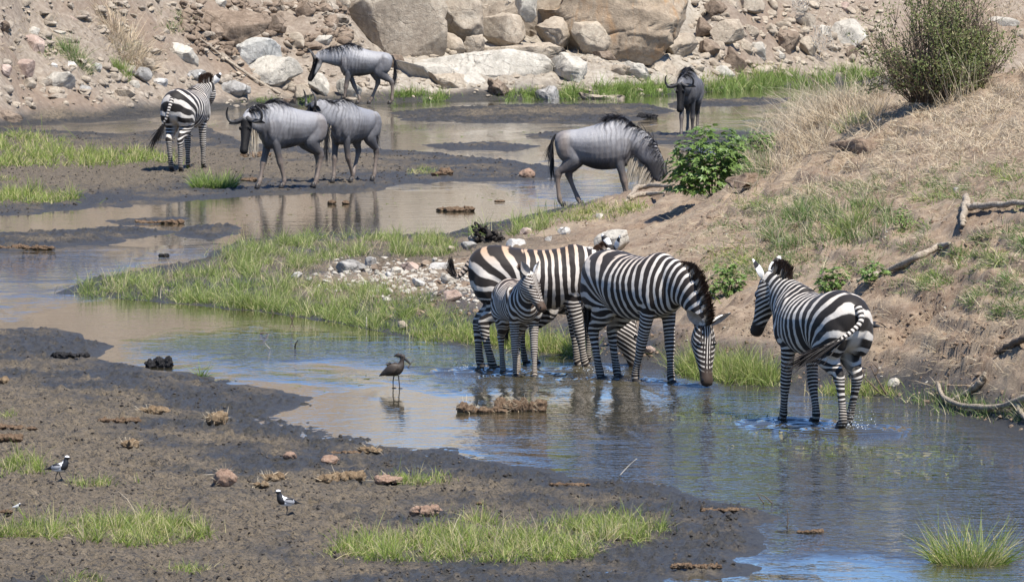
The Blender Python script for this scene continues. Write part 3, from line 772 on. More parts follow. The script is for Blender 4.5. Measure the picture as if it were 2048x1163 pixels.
rubble("mud_crumbs", "dark crumbs of mud trodden up over the near flat", scatter(5200, -30, 1560, 655, 1163, 41, lambda x, y: .25 + .75 * _clump(x, y * 1.5)), _sz(5200, 42, .006, .026), 'mudclod', 43, .7, .2)
rubble("mud_crumbs", "dark crumbs of mud trodden up over the middle flat", scatter(2600, -30, 1140, 250, 440, 44, lambda x, y: .25 + .75 * _clump(x, y * 2.5)), _sz(2600, 45, .010, .035), 'mudclod', 46, .7, .2)

# earth lips over the washed out hollows of the right bank
def lip(label, px, py, d, w, dep, hgt, seed):
    c = PD(px, py, d); a = np.linspace(0, 2 * math.pi, 14, endpoint=False); r_ = np.random.default_rng(seed).uniform(.8, 1.15, 14)
    V, f = rock_shape(np.stack([np.cos(a) * w / 2 * r_, np.sin(a) * hgt / 2 * r_], 1), dep / 2, seed, 5, 5, 2.2, .10)
    o = link("earth_ledge", mesh_from("earth_ledge", V, f), RK['soil']); o.location = c
    tag(o, label, "earth ledge")
lip("overhanging earth ledge above the dark burrow hole on the right bank", 1716, 292, 86.0, .62, .95, .16, 401)
lip("crumbling earth ledge right of the burrow hole", 1772, 300, 86.2, .42, .8, .14, 402)
lip("eroded earth ledge with hanging roots right of the bright green bush", 1500, 362, 88.9, .62, .8, .18, 403)
# ------------------------------------------------------------------ animals: lofted body, voxel-joined into one skin
def catmull(p, n):
    """resample rows of p (points with their radii) along a Catmull-Rom curve"""
    p = np.asarray(p, float)
    q = np.concatenate([[2 * p[0] - p[1]], p, [2 * p[-1] - p[-2]]])
    out = []
    m = len(p) - 1
    for t in np.linspace(0, m, n):
        i = min(int(t), m - 1); f = t - i
        a, b, c, d = q[i], q[i + 1], q[i + 2], q[i + 3]
        out.append(.5 * (2 * b + (c - a) * f + (2 * a - 5 * b + 4 * c - d) * f * f + (3 * b - a - 3 * c + d) * f ** 3))
    return np.array(out)

def unit(v):
    v = np.asarray(v, float); return v / (np.linalg.norm(v, axis=-1, keepdims=True) + 1e-12)

def loft(C, A, B, side, nseg=20, Adown=None):
    """closed tube; A = radius towards the body's up, Adown towards its belly, B = sideways"""
    C = np.asarray(C, float); n = len(C)
    T = unit(np.gradient(C, axis=0))
    side = np.broadcast_to(np.asarray(side, float), C.shape)
    S = unit(side - (side * T).sum(1, keepdims=True) * T)
    N = np.cross(T, S)
    th = np.linspace(0, 2 * math.pi, nseg, endpoint=False)
    c, s = np.cos(th), np.sin(th)
    A = np.asarray(A)[:, None]; Ad = A if Adown is None else np.asarray(Adown)[:, None]
    rad = np.where(c[None] > 0, A, Ad) * c[None]
    V = C[:, None] + rad[..., None] * N[:, None] + (np.asarray(B)[:, None] * s[None])[..., None] * S[:, None]
    V = V.reshape(-1, 3)
    i = np.arange(n - 1)[:, None] * nseg; j = np.arange(nseg)[None]; j2 = (j + 1) % nseg
    Q = np.stack([i + j, i + j2, i + nseg + j2, i + nseg + j], -1).reshape(-1, 4)
    k = len(V)
    V = np.concatenate([V, C[:1], C[-1:]])
    jj = np.arange(nseg)
    T0 = np.stack([np.full(nseg, k), (jj + 1) % nseg, jj], -1)
    T1 = np.stack([np.full(nseg, k + 1), (n - 1) * nseg + jj, (n - 1) * nseg + (jj + 1) % nseg], -1)
    return V, Q, np.concatenate([T0, T1])

def ball(c, r, n=10):
    """ellipsoid as a loft along x"""
    t = np.linspace(0.02, math.pi - .02, n)
    C = np.stack([c[0] - r[0] * np.cos(t), np.full(n, c[1]), np.full(n, c[2])], 1)
    return loft(C, r[2] * np.sin(t), r[1] * np.sin(t), (0, 1, 0), 14)

def merge(parts):
    V = []; Q = []; T = []; k = 0
    for v, q, t in parts:
        V.append(v); Q.append(q + k); T.append(t + k); k += len(v)
    return np.concatenate(V), [np.concatenate(Q), np.concatenate(T)]

def skin(parts, voxel, relax=4):
    V, Fc = merge(parts)
    me = mesh_from("skin_tmp", V, Fc)
    o = bpy.data.objects.new("skin_tmp", me); COL.objects.link(o)
    md = o.modifiers.new("r", 'REMESH'); md.mode = 'VOXEL'; md.voxel_size = voxel; md.adaptivity = 0
    dg = bpy.context.evaluated_depsgraph_get(); dg.update()
    ev = o.evaluated_get(dg); em = ev.to_mesh()
    n = len(em.vertices); co = np.empty(n * 3, np.float32); em.vertices.foreach_get("co", co); co = co.reshape(-1, 3).astype(float)
    ne = len(em.edges); ed = np.empty(ne * 2, np.int32); em.edges.foreach_get("vertices", ed); ed = ed.reshape(-1, 2)
    npol = len(em.polygons); lt = np.empty(npol, np.int32); em.polygons.foreach_get("loop_total", lt)
    lv = np.empty(len(em.loops), np.int32); em.loops.foreach_get("vertex_index", lv)
    ls = np.concatenate([[0], np.cumsum(lt)[:-1]])
    fl = [lv[(ls[lt == k][:, None] + np.arange(k))] for k in (3, 4) if (lt == k).any()]
    ev.to_mesh_clear()
    bpy.data.objects.remove(o); bpy.data.meshes.remove(me)
    deg = np.bincount(ed.ravel(), minlength=n)[:, None] + 1e-9
    for it in range(relax * 2):
        s = np.zeros_like(co)
        for a in range(3):
            s[:, a] = np.bincount(ed[:, 0], co[ed[:, 1], a], n) + np.bincount(ed[:, 1], co[ed[:, 0], a], n)
        co += (.5 if it % 2 == 0 else -.52) * (s / deg - co)
    return co, fl

def project_on(V, C, k=30.0):
    """soft projection of V on the sampled curve C: (parameter 0..1, distance)"""
    d = np.linalg.norm(V[:, None] - C[None], axis=2)
    dm = d.min(1)
    w = np.exp(-k * (d - dm[:, None]))
    t = np.linspace(0, 1, len(C))
    return (w * t).sum(1) / w.sum(1), dm

def arc(C):
    return np.concatenate([[0], np.cumsum(np.linalg.norm(np.diff(C, axis=0), axis=1))])

def blades(roots, dirs, lens, width, droop=0.0, seg=3, rng=None, jitter=.15, flat=None, tip=.15):
    """tapering strips growing from roots; droop bends them down"""
    rng = rng or RNG
    n = len(roots); roots = np.asarray(roots, float)
    dirs = unit(np.asarray(dirs, float) + rng.normal(0, jitter, (n, 3)))
    lens = np.broadcast_to(lens, n) * rng.uniform(.75, 1.15, n)
    w = np.broadcast_to(width, n)
    sd = unit(np.cross(dirs, rng.normal(0, 1, (n, 3)) if flat is None else np.broadcast_to(flat, (n, 3)) + rng.normal(0, .3, (n, 3))))
    pts = [roots]; d = dirs.copy(); p = roots.copy()
    for s in range(seg):
        d = unit(d + np.array([0, 0, -1.0]) * (np.asarray(droop).reshape(-1, 1) if np.ndim(droop) else droop) / seg)
        p = p + d * (lens / seg)[:, None]; pts.append(p)
    V = []
    for s in range(seg + 1):
        ww = (w * (1 - (1 - tip) * (s / seg) ** 1.3))[:, None] * .5
        V += [pts[s] - sd * ww, pts[s] + sd * ww]
    V = np.stack(V, 1).reshape(-1, 3)
    m = 2 * (seg + 1)
    base = np.arange(n)[:, None] * m
    Q = np.concatenate([np.stack([base[:, 0] + 2 * s, base[:, 0] + 2 * s + 1, base[:, 0] + 2 * s + 3, base[:, 0] + 2 * s + 2], -1) for s in range(seg)])
    along = np.tile(np.repeat(np.arange(seg + 1) / seg, 2), n)
    return V, Q, along, np.repeat(np.arange(n), m)

# ---- coats
def zebra_coat():
    k = NT("striped_zebra_coat")
    co = k.coord()
    warp = k.math('MULTIPLY', k.math('SUBTRACT', k.noise(co, 2.6, 1, .5), .5), 1.25)
    warp2 = k.math('MULTIPLY', k.math('SUBTRACT', k.noise(co, 11, 1, .5), .5), .16)
    def stripes(a, wamp):
        ph = k.math('ADD', k.attr(a), k.math('MULTIPLY', k.math('ADD', warp, warp2), wamp))
        return k.math('SINE', k.math('MULTIPLY', ph, 2 * math.pi))
    sa = stripes("pha", 1.0); sb = stripes("phb", .8)
    w = k.attr("wb")
    s = k.math('ADD', k.math('MULTIPLY', sa, k.math('SUBTRACT', 1.0, w)), k.math('MULTIPLY', sb, w))
    s = k.math('ADD', s, k.math('ADD', k.attr("duty"), k.math('MULTIPLY', k.math('SUBTRACT', k.noise(co, 5.5, 3, .6), .5), 1.3)))
    m = k.ramp(k.math('ADD', k.math('MULTIPLY', s, .5), .5), [(.41, 0.0), (.59, 1.0)])
    m = k.math('MULTIPLY', m, k.attr("fade"))
    m = k.math('MAXIMUM', m, k.attr("blk"))
    hair = k.noise(k.mapping(co, (40, 40, 160)), 1.5, 3, .6)
    white = k.mix(k.attr("tint"), (.62, .58, .52), (.40, .25, .14))
    white = k.mix(k.ramp(hair, [(.35, .35), (.6, 0.0)]), white, (.40, .34, .28))
    white = k.mix(k.attr("mud"), white, (.33, .27, .20))
    black = k.mix(k.attr("brown"), (.020, .0165, .0145), (.060, .038, .025))
    c = k.mix(m, white, black)
    k.b.inputs["Sheen Weight"].default_value = .06
    return k.out(c, .6, k.bump(hair, .35, .005), .18)

def gnu_coat():
    k = NT("grey_wildebeest_coat")
    co = k.coord()
    hair = k.noise(k.mapping(co, (30, 30, 90)), 2, 4, .65)
    blot = k.noise(co, 2.4, 4, .6)
    warp = k.math('MULTIPLY', k.math('SUBTRACT', k.noise(co, 4.0, 3, .5), .5), 2.4)
    s = k.math('SINE', k.math('MULTIPLY', k.math('ADD', k.attr("pha"), warp), 2 * math.pi))
    s = k.math('MULTIPLY', k.ramp(k.math('ADD', k.math('MULTIPLY', s, .5), .5), [(.55, 0.0), (.95, 1.0)]), k.math('MULTIPLY', k.attr("fade"), k.ramp(k.noise(k.mapping(co, (1, 1, .6)), 3.4, 3, .6), [(.38, .15), (.62, 1.0)])))
    base = k.ramp(blot, [(.28, (.075, .072, .074)), (.5, (.155, .153, .158)), (.74, (.27, .268, .274))])
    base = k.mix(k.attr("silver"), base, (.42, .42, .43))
    base = k.mix(k.attr("tint"), base, (.20, .150, .112))
    base = k.mix(k.ramp(hair, [(.34, .45), (.6, 0.0)]), base, (.10, .095, .095))
    c = k.mix(k.math('MULTIPLY', s, .50), base, (.030, .027, .027))
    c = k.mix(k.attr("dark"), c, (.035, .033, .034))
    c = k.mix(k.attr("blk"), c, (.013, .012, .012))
    c = k.mix(k.attr("wht"), c, (.55, .52, .47))
    return k.out(c, .44, k.bump(k.math('ADD', hair, k.math('MULTIPLY', k.noise(k.mapping(co, (9, 9, 2.2)), 1.6, 3, .6), 1.6)), .6, .012), k.math('SUBTRACT', .45, k.math('MULTIPLY', k.attr('blk'), .36)))

def plain(name, col, rough=.6, var=.35, scale=14, spec=.4):
    k = NT(name); n = k.noise(k.coord(), scale, 4, .6)
    lo = tuple(v * (1 - var) for v in col); hi = tuple(min(1, v * (1 + var)) for v in col)
    return k.out(k.ramp(n, [(.3, lo), (.7, hi)]), rough, k.bump(n, .3, .004), spec)

def strand_mat(name, col, tipcol, rough=.55):
    k = NT(name)
    c = k.mix(k.attr("along"), col, tipcol)
    v = k.attr("var")
    c = k.mix(k.math('MULTIPLY', v, .5), c, tuple(x * .35 for x in col))
    return k.out(c, rough, None, .3)

M_ZEBRA = zebra_coat(); M_GNU = gnu_coat()
M_EYE = plain("dark_eye", (.010, .008, .007), .12, .1); M_HOOF = plain("dark_hoof", (.030, .026, .023), .5)
M_EARIN = plain("ear_inner", (.33, .30, .27), .7); M_EARWHITE = plain("ear_white", (.72, .70, .66), .7, .1); M_EARBLACK = plain("ear_black_band", (.018, .016, .015), .6)
M_EARGNU = plain("wildebeest_ear", (.055, .050, .048), .6); M_HORN = plain("horn", (.060, .055, .050), .38, .45, 30)
M_ZMANE = None

def zmane_material():
    k = NT("zebra_mane_hair")
    s = k.math('SINE', k.math('MULTIPLY', k.attr("pha"), 2 * math.pi))
    m = k.ramp(k.math('ADD', k.math('MULTIPLY', s, .5), .5), [(.40, 0.0), (.60, 1.0)])
    m = k.math('MAXIMUM', m, k.ramp(k.attr("along"), [(.50, 0.0), (.72, 1.0)]))
    c = k.mix(m, (.55, .48, .40), k.mix(k.attr('along'), (.022, .016, .013), (.085, .048, .030)))
    return k.out(c, .6, None, .3)
M_ZMANE = zmane_material()
M_ZTUFT = strand_mat("zebra_tail_tuft", (.030, .024, .020), (.020, .016, .014))
M_GMANE = strand_mat("wildebeest_black_mane", (.014, .013, .014), (.030, .028, .028), .4)
M_BEARD = strand_mat("wildebeest_pale_beard", (.44, .37, .28), (.66, .58, .46), .6)

EAR_CACHE = {}
def ear_mesh(L, W, kind):
    key = (L, W, kind)
    if key in EAR_CACHE: return EAR_CACHE[key]
    nu, nv = 9, 8
    V = []
    for back in (0, 1):
        for i in range(nu):
            t = i / (nu - 1)
            w = W * (math.sin(math.pi * (t * .86 + .10)) ** .8) * (1 - .25 * t)
            for j in range(nv):
                a = (j / (nv - 1) - .5) * 2
                cup = (.42 * w) * (1 - a * a) * (1 - .5 * t)
                V.append((a * w * .5, cup * (1 if back else .78) + (.0 if back else -.004), t * L))
    Fq = []
    for back in (0, 1):
        o = back * nu * nv
        for i in range(nu - 1):
            for j in range(nv - 1):
                a = o + i * nv + j
                q = (a, a + 1, a + nv + 1, a + nv)
                Fq.append(q if back else q[::-1])
    me = mesh_from("ear", V, np.array(Fq))
    me.materials.append(M_EARIN if kind == 'zebra' else M_EARGNU)
    me.materials.append(M_EARWHITE if kind == 'zebra' else M_EARGNU)
    me.materials.append(M_EARBLACK if kind == 'zebra' else M_EARGNU)
    nf = (nu - 1) * (nv - 1); mi = np.zeros(2 * nf, np.int32)
    mi[nf:] = 1
    for i in range(nu - 1):
        if kind == 'zebra' and i in (6,) : mi[nf + i * (nv - 1): nf + (i + 1) * (nv - 1)] = 2
        if kind == 'zebra' and i == 5: mi[nf + i * (nv - 1): nf + (i + 1) * (nv - 1)] = 2
    me.polygons.foreach_set("material_index", mi)
    EAR_CACHE[key] = me
    return me

def frame_obj(name, me, parent, pos, zdir, ydir, mat=None):
    """child object with its z axis along zdir and y roughly along ydir (local to parent)"""
    z = unit(zdir); x = unit(np.cross(ydir, z)); y = np.cross(z, x)
    o = link(name, me, mat, parent)
    o.matrix_local = Matrix(((x[0], y[0], z[0], pos[0]), (x[1], y[1], z[1], pos[1]), (x[2], y[2], z[2], pos[2]), (0, 0, 0, 1)))
    return o

HOOF_ME = {}
def hoof_mesh(kind):
    if kind in HOOF_ME: return HOOF_ME[kind]
    r = .047 if kind == 'zebra' else .042
    C = np.array([[0.0, 0, -.005], [0.0, 0, .01], [-.006, 0, .045], [-.016, 0, .075]])
    V, Q, T = loft(C, [r * .98, r * 1.1, r * .9, r * .72], [r * .9, r, r * .84, r * .7], (0, 1, 0), 14)
    me = mesh_from("hoof", V, [Q, T]); me.materials.append(M_HOOF); HOOF_ME[kind] = me
    return me
_t = np.linspace(.02, math.pi - .02, 8)
EYE_ME = mesh_from("eye", *(lambda r: (r[0], [r[1], r[2]]))(loft(np.stack([-np.cos(_t), 0 * _t, 0 * _t], 1), np.sin(_t), np.sin(_t), (0, 1, 0), 10)))
EYE_ME.materials.append(M_EYE)

def foreleg(dx=0.0, bend=0.0, lift=0.0, k=None):
    """joints in the leg's own plane: shoulder, elbow, knee, fetlock, toe (x forward of the elbow line)"""
    e = (.36, .73)
    kn = (.37 + .50 * dx + bend, .405 + lift * .5)
    fe = (.375 + .93 * dx - bend * .35, .115 + lift)
    to = (fe[0] + .045 - bend * .15, .035 + lift)
    return [(.42, 1.0), (.39, .86), e, kn, fe, to]

def hindleg(dx=0.0, bend=0.0, lift=0.0):
    st = (-.355 + .15 * dx + bend * .3, .745)
    ho = (-.575 + .55 * dx + bend * .5, .49 + lift * .4)
    fe = (-.535 + .95 * dx, .12 + lift)
    to = (fe[0] + .05, .035 + lift)
    return [(-.44, 1.04), (-.42, .89), st, (st[0] * .45 + ho[0] * .55 + .01, .605 + lift * .2), ho, fe, to]

RF = [(.10, .05), (.125, .075), (.086, .064), (.050, .044), (.037, .034), (.040, .039)]
RH = [(.17, .08), (.215, .13), (.175, .115), (.098, .072), (.056, .043), (.039, .035), (.041, .040)]
RFG = [(.11, .05), (.13, .07), (.084, .06), (.046, .041), (.031, .029), (.034, .033)]
RHG = [(.16, .07), (.20, .11), (.16, .10), (.085, .062), (.050, .038), (.034, .031), (.036, .034)]

ZT = [(-.675, 1.03, .07, .07, .05), (-.64, 1.03, .16, .17, .13), (-.55, 1.025, .225, .25, .21), (-.38, 1.01, .265, .28, .262), (-.15, .985, .255, .305, .282), (.08, .965, .258, .315, .288), (.28, .97, .275, .30, .262), (.44, 1.0, .28, .29, .215), (.56, 1.03, .225, .25, .165), (.63, 1.05, .12, .15, .09)]
GT = [(-.645, 1.0, .05, .05, .04), (-.615, 1.0, .115, .13, .09), (-.55, .995, .165, .18, .145), (-.42, .985, .20, .205, .19), (-.25, .975, .225, .235, .212), (-.05, .98, .255, .285, .232), (.15, 1.0, .30, .335, .236), (.29, 1.025, .325, .375, .218), (.41, 1.06, .305, .38, .178), (.52, 1.07, .235, .31, .135), (.60, 1.07, .11, .16, .08)]

def animal(kind, name, label, loc, heading, group, scale=1.0, legs=None, neck=None, head=None, hyaw=None, tail=None, tint=.0, brown=0.0, belly=1.0, girth=1.0, seed=1, legscale=1.0, ears=None, voxel=None, tuft=None, young=False, beard=True, rear_tint=0.0, muzzle_down=None, dark=0.0):
    if kind != 'zebra': girth *= 1.05
    """one animal in its pose. neck: three points from the chest to the poll; head: unit vector poll to muzzle; hyaw: sideways vector of the head"""
    rng = np.random.default_rng(seed)
    zeb = kind == 'zebra'
    root = empty(name, loc, heading, scale)
    tag(root, label, 'zebra' if zeb else 'wildebeest', group)
    tors = np.array(ZT if zeb else GT)
    tc = catmull(tors, 34)
    C = np.stack([tc[:, 0], np.zeros(len(tc)), tc[:, 1]], 1)
    bl = 1 + (belly - 1) * np.exp(-((tc[:, 0] + .06) / .34) ** 2)
    parts = [loft(C, tc[:, 2] * girth, tc[:, 4] * girth * (.6 + .4 * bl), (0, 1, 0), 26, tc[:, 3] * girth * bl)]
    # neck
    neck = np.asarray(neck, float); hs = np.asarray(hyaw, float)
    base = np.array([.30, 0, 1.02]) if zeb else np.array([.30, 0, 1.08])
    nk = np.concatenate([[base], neck])
    rads = np.array([(.26, .16), (.205, .125), (.145, .088), (.108, .070)] if zeb else [(.28, .14), (.22, .115), (.165, .085), (.125, .072)]) * (1 if not young else .9)
    nn = catmull(np.concatenate([nk, rads], 1), 26)
    NCv = nn[:, :3]
    tt = np.linspace(0, 1, 26)[:, None]
    nside = unit((1 - tt ** 1.5) * np.array([0, 1, 0]) + tt ** 1.5 * hs)
    parts.append(loft(NCv, nn[:, 3], nn[:, 4], nside, 20))
    # head
    hd = unit(head); hs = unit(hs - np.dot(hs, hd) * hd); hn = np.cross(hd, hs)      # hn: towards the forehead
    if np.dot(hn, NCv[-1] - NCv[-5]) < 0 and False: hn = -hn
    poll = NCv[-1]
    if zeb:
        HL = .57 if not young else .49
        hst = np.array([(-.07, .05, .06, .045), (.0, .085, .10, .072), (.09, .088, .155, .088), (.17, .075, .150, .092), (.27, .062, .105, .078), (.36, .052, .078, .060), (.44, .050, .066, .054), (.495, .052, .062, .056), (.535, .040, .045, .045), (.55, .015, .02, .02)])
    else:
        HL = .56
        hst = np.array([(-.07, .06, .06, .05), (.0, .10, .10, .080), (.09, .095, .13, .090), (.19, .080, .125, .085), (.30, .072, .098, .070), (.40, .068, .080, .062), (.47, .066, .072, .066), (.525, .060, .062, .066), (.56, .042, .045, .048), (.575, .015, .02, .02)])
    hst[:, 0] *= HL / .55
    if zeb: hst[:, 1:] *= 1.10; hst[2:6, 3] *= 1.08
    hc = catmull(hst, 24)
    HC = poll + hc[:, :1] * hd
    HC = HC - hn * (.012 * np.sin(np.clip(hc[:, :1] / HL, 0, 1) * math.pi))
    parts.append(loft(HC, hc[:, 1], hc[:, 3], hs, 20, hc[:, 2]))
    # brow ridges
    for sg in (1, -1):
        e = poll + hd * .155 * HL / .55 + hs * sg * .068 + hn * .048
        parts.append(ball(e, (.038, .022, .026)))
    for sg in (1, -1):      # shoulder and haunch muscle
        k_ = 1.0 if zeb else .86
        parts.append(ball((.43, sg * .150 * k_, .93), (.10, .075, .20)))
        parts.append(ball((.30, sg * .170 * k_, 1.02), (.10, .07, .17)))
        parts.append(ball((-.47, sg * .150 * k_, .93), (.14, .10, .23)))
    # legs
    legs = legs or {}
    chains = []
    for nm, sg, fr in (('FL', 1, 1), ('FR', -1, 1), ('HL', 1, 0), ('HR', -1, 0)):
        j = legs.get(nm) or (foreleg() if fr else hindleg())
        j = np.asarray(j, float)
        R = np.array((RF if zeb else RFG) if fr else (RH if zeb else RHG))
        if len(R) != len(j):
            R = R[:len(j)]
        ytop, ybot = (.135, .105) if fr else (.135, .095)
        if not zeb: ytop, ybot = ytop * .88, ybot * .85
        y = np.linspace(ytop, ybot, len(j))
        if j.shape[1] == 2: J3 = np.stack([j[:, 0], sg * y, j[:, 1]], 1)
        else: J3 = np.stack([j[:, 0], sg * y + j[:, 2], j[:, 1]], 1)
        cc = catmull(np.concatenate([J3, R], 1), 34)
        # bony joints
        t = np.linspace(0, len(j) - 1, 34)
        for kj, amt in ((3, .12), (4, .16)) if fr else ((4, .16), (5, .16)):
            cc[:, 3:5] *= 1 + amt * (1 if zeb else 1.8) * np.exp(-((t - kj) / .16) ** 2)[:, None]
        for lo, hi in (((3, 4),) if fr else ((4, 5),)):
            cc[:, 3:5] *= 1 - .12 * np.exp(-((t - (lo + hi) / 2) / .3) ** 2)[:, None]
        parts.append(loft(cc[:, :3], cc[:, 3], cc[:, 4], (0, 1, 0), 14))
        chains.append((cc[:, :3], fr, sg))
        hf = link("hoof", hoof_mesh(kind), None, root)
        e = cc[-1, :3]; dirv = unit(cc[-1, :3] - cc[-6, :3])
        hf.location = e + np.array([.012, 0, -.032])
        if e[2] > .12 or dirv[2] > -.4: hf.rotation_euler = (0, math.atan2(-dirv[0], -dirv[2]) * -1 * .9, 0)
    vox = voxel or .0135
    V, Fc = skin(parts, vox)
    # ---- relief of muscle and folds of skin
    ctr = np.stack([V[:, 0], 0 * V[:, 0], np.interp(V[:, 0], tc[:, 0], tc[:, 1])], 1)
    out_ = unit(V - ctr)
    big_ = np.interp(V[:, 2], [.55, .72], [0, 1]) * np.interp(V[:, 0], [.7, .85], [1, 0])
    rel = .012 * fbm3(V * 4.5 + seed, 2, seed) 
    if not zeb: rel = rel + .0032 * np.sin((V[:, 0] + .05 * fbm3(V * 3 + seed, 2, seed + 1)) * 2 * math.pi / .082) * np.interp(V[:, 0], [-.15, .15, .6], [0, 1, 1])
    V = V + out_ * (rel * big_)[:, None]
    # ---- coat fields
    n = len(V)
    raw = np.concatenate([C[C[:, 0] < .16], NCv[3:]])
    ra = arc(raw); u_ = np.linspace(0, ra[-1], 70)
    spine = np.stack([np.interp(u_, ra, raw[:, a]) for a in range(3)], 1)
    for _ in range(6): spine[1:-1] = .5 * spine[1:-1] + .25 * (spine[:-2] + spine[2:])
    sp_s = arc(spine)
    t, _ = project_on(V, spine, 18)
    s = np.interp(t, np.linspace(0, 1, len(spine)), sp_s)
    s_end = sp_s[-1]
    x, z = V[:, 0], V[:, 2]
    ht, hdist = project_on(V, HC, 40)
    hrad = np.interp(ht, np.linspace(0, 1, 24), np.maximum(hc[:, 2], hc[:, 1]))
    ndist = project_on(V, NCv[:-1], 40)[1] 
    hl = (V - poll) @ hd
    lat = (V - poll) @ hs; frn = (V - poll) @ hn
    inhead = smooth(1.35, 1.1, hdist / hrad) * smooth(-.03, .05, hl)
    dleg = []; aleg = []
    for cc, fr, sg in chains:
        tl, dl = project_on(V, cc, 40)
        al = np.interp(tl, np.linspace(0, 1, len(cc)), arc(cc))
        dleg.append(dl); aleg.append(al)
    dleg = np.array(dleg); aleg = np.array(aleg)
    me = mesh_from(name + "_body", V, Fc)
    if zeb:
        pha = np.interp(s, [0, .35, .7, 1.15, s_end], np.cumsum([0, .35 / .125, .35 / .105, .45 / .082, (s_end - 1.15) / .066]))
        # hindquarters: stripes swing round a point in the flank fold
        qx, qz = -.13, .74
        sq = qx - C[0, 0] + 0.0
        ph_q = np.interp(sq, [0, .35, .7, 1.15], np.cumsum([0, .35 / .125, .35 / .105, .45 / .082]))
        th = np.arctan2(z - qz, qx - x)            # 0 = straight back, pi/2 = up
        th = np.clip(th, -.0, math.pi / 2)
        rq = np.hypot(z - qz, qx - x)
        ph_r = ph_q - (math.pi / 2 - th) * 3.1
        legdown = np.interp(np.maximum(qz - z, 0), [0, .25, .45, .74], [0, 3.6, 9.0, 19.5]) + 1.1 * fbm3(V * np.array([5, 5, 9]), 2, seed)
        hind = np.where(x < qx, 1.0, 0.0) * smooth(qx + .02, qx - .02, x)
        ph_hind = np.where(z > qz, ph_r, ph_q - math.pi / 2 * 3.1 - legdown)
        ph = np.where(x < qx, ph_hind, pha + (ph_q - np.interp(sq, [0, .35, .7, 1.15], np.cumsum([0, .35 / .125, .35 / .105, .45 / .082]))))
        # legs: rings counted by arc length
        fk = np.argmin(dleg[:2], axis=0); fa = np.take_along_axis(aleg[:2], fk[None], 0)[0]; fd = dleg[:2].min(0)
        hk = np.argmin(dleg[2:], axis=0); ha = np.take_along_axis(aleg[2:], hk[None], 0)[0]; hdm = dleg[2:].min(0)
        fcx = np.interp(z, [.7, 1.0], [.36, .42])
        phf = np.interp(fa, [0, .25, .45, .8, 1.2], [0, 3.4, 8.0, 18.5, 32]) + 3.0 * np.abs(x - fcx)
        isf = smooth(.115, .085, fd) * smooth(.86, .78, z)
        ish = (x < qx + .05) & (z < qz)
        phb = np.where(ish & (hdm < fd), ph, phf)
        # face
        facing = smooth(.25, .75, frn / (np.abs(frn) + np.abs(lat) + .02))
        phface = lat * 46 / (1 + .8 * np.clip(hl, 0, .5))
        phcheek = (hl * .75 - frn * .75) * 25
        wb = np.clip(isf, 0, 1)
        phb = np.where(inhead > .5, phcheek, phb)
        pha2 = np.where(inhead > .02, phface, ph)
        # blend on the head: cheek versus face lines; the neck keeps its own
        wb = np.where(inhead > .5, 1 - facing, wb)
        ph_final = np.where(inhead > .5, pha2, ph)
        mz = smooth(.70, .80, hl / HL) * inhead
        fade = np.ones(n)
        under = smooth(.66, .60, z) * smooth(-.4, -.25, x) * smooth(.42, .3, x) * smooth(.13, .16, np.minimum(fd, hdm))
        fade -= .75 * under
        inner = smooth(.085, .03, np.abs(V[:, 1])) * smooth(.95, .85, z) * smooth(.45, .55, z) * smooth(-.3, -.4, x)
        fade = np.clip(fade - .85 * inner, 0, 1)
        duty = .34 + .22 * smooth(1.16, 1.26, z) * smooth(.5, .3, x) + .12 * smooth(.75, .3, z) + np.where(inhead > .5, .1, 0)
        dors = smooth(.030, .014, np.abs(V[:, 1])) * smooth(1.18, 1.22, z) * smooth(.45, .3, x) * .9
        socks = smooth(.10, .06, z) if legscale == 1.0 else 0 * z
        blk = np.clip(np.maximum(np.maximum(mz, dors), socks), 0, 1)
        top = smooth(1.0, 1.25, z) * smooth(.6, .3, x)
        fm = 1.28 if young else 1.0
        fattr(me, "pha", ph_final * fm); fattr(me, "phb", phb * (1.15 if young else 1.0)); fattr(me, "wb", wb); fattr(me, "fade", fade); fattr(me, "duty", duty); fattr(me, "blk", blk)
        fattr(me, "tint", np.clip(tint * (.12 + .88 * top ** 1.5) + .10 * mz, 0, 1)); fattr(me, "brown", np.clip(brown + .45 * mz, 0, 1)); fattr(me, "mud", .55 * smooth(.42, .08, z) + .10)
    else:
        pha = s / .068
        fr_ = smooth(.50, .85, s) * smooth(.62, .80, z) * (1 - .55 * smooth(1.35, 1.6, s))
        fade = fr_ * (1 - inhead)
        face = inhead * smooth(-.02, .06, hl) * np.clip(smooth(-.075, -.02, frn) + smooth(.55, .7, hl / HL), 0, 1)
        white = inhead * smooth(-.02, -.06, frn) * smooth(.10, .16, hl) * smooth(.42, .3, hl) * .75
        mindl = dleg.min(0)
        legt = smooth(.60, .50, z) * smooth(.13, .1, mindl)
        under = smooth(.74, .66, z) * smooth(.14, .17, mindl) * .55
        nape = smooth(.05, .02, np.abs(V[:, 1])) * smooth(.9, 1.1, s) * smooth(.10, .16, (V - spine[np.argmin(np.linalg.norm(V[:, None] - spine[None, ::2], axis=2), 1) * 2 % len(spine)])[:, 2]) * .7
        tn = np.clip(.85 * legt + .55 * smooth(-.35, -.5, x) * rear_tint + .12, 0, 1)
        fattr(me, "pha", pha); fattr(me, "fade", np.clip(fade, 0, 1)); fattr(me, "tint", tn)
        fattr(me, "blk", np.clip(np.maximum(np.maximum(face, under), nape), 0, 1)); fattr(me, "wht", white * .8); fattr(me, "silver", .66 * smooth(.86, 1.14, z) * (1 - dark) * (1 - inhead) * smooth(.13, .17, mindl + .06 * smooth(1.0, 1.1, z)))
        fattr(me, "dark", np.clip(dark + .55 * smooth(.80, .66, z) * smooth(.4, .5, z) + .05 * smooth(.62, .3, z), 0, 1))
    link("body", me, M_ZEBRA if zeb else M_GNU, root)
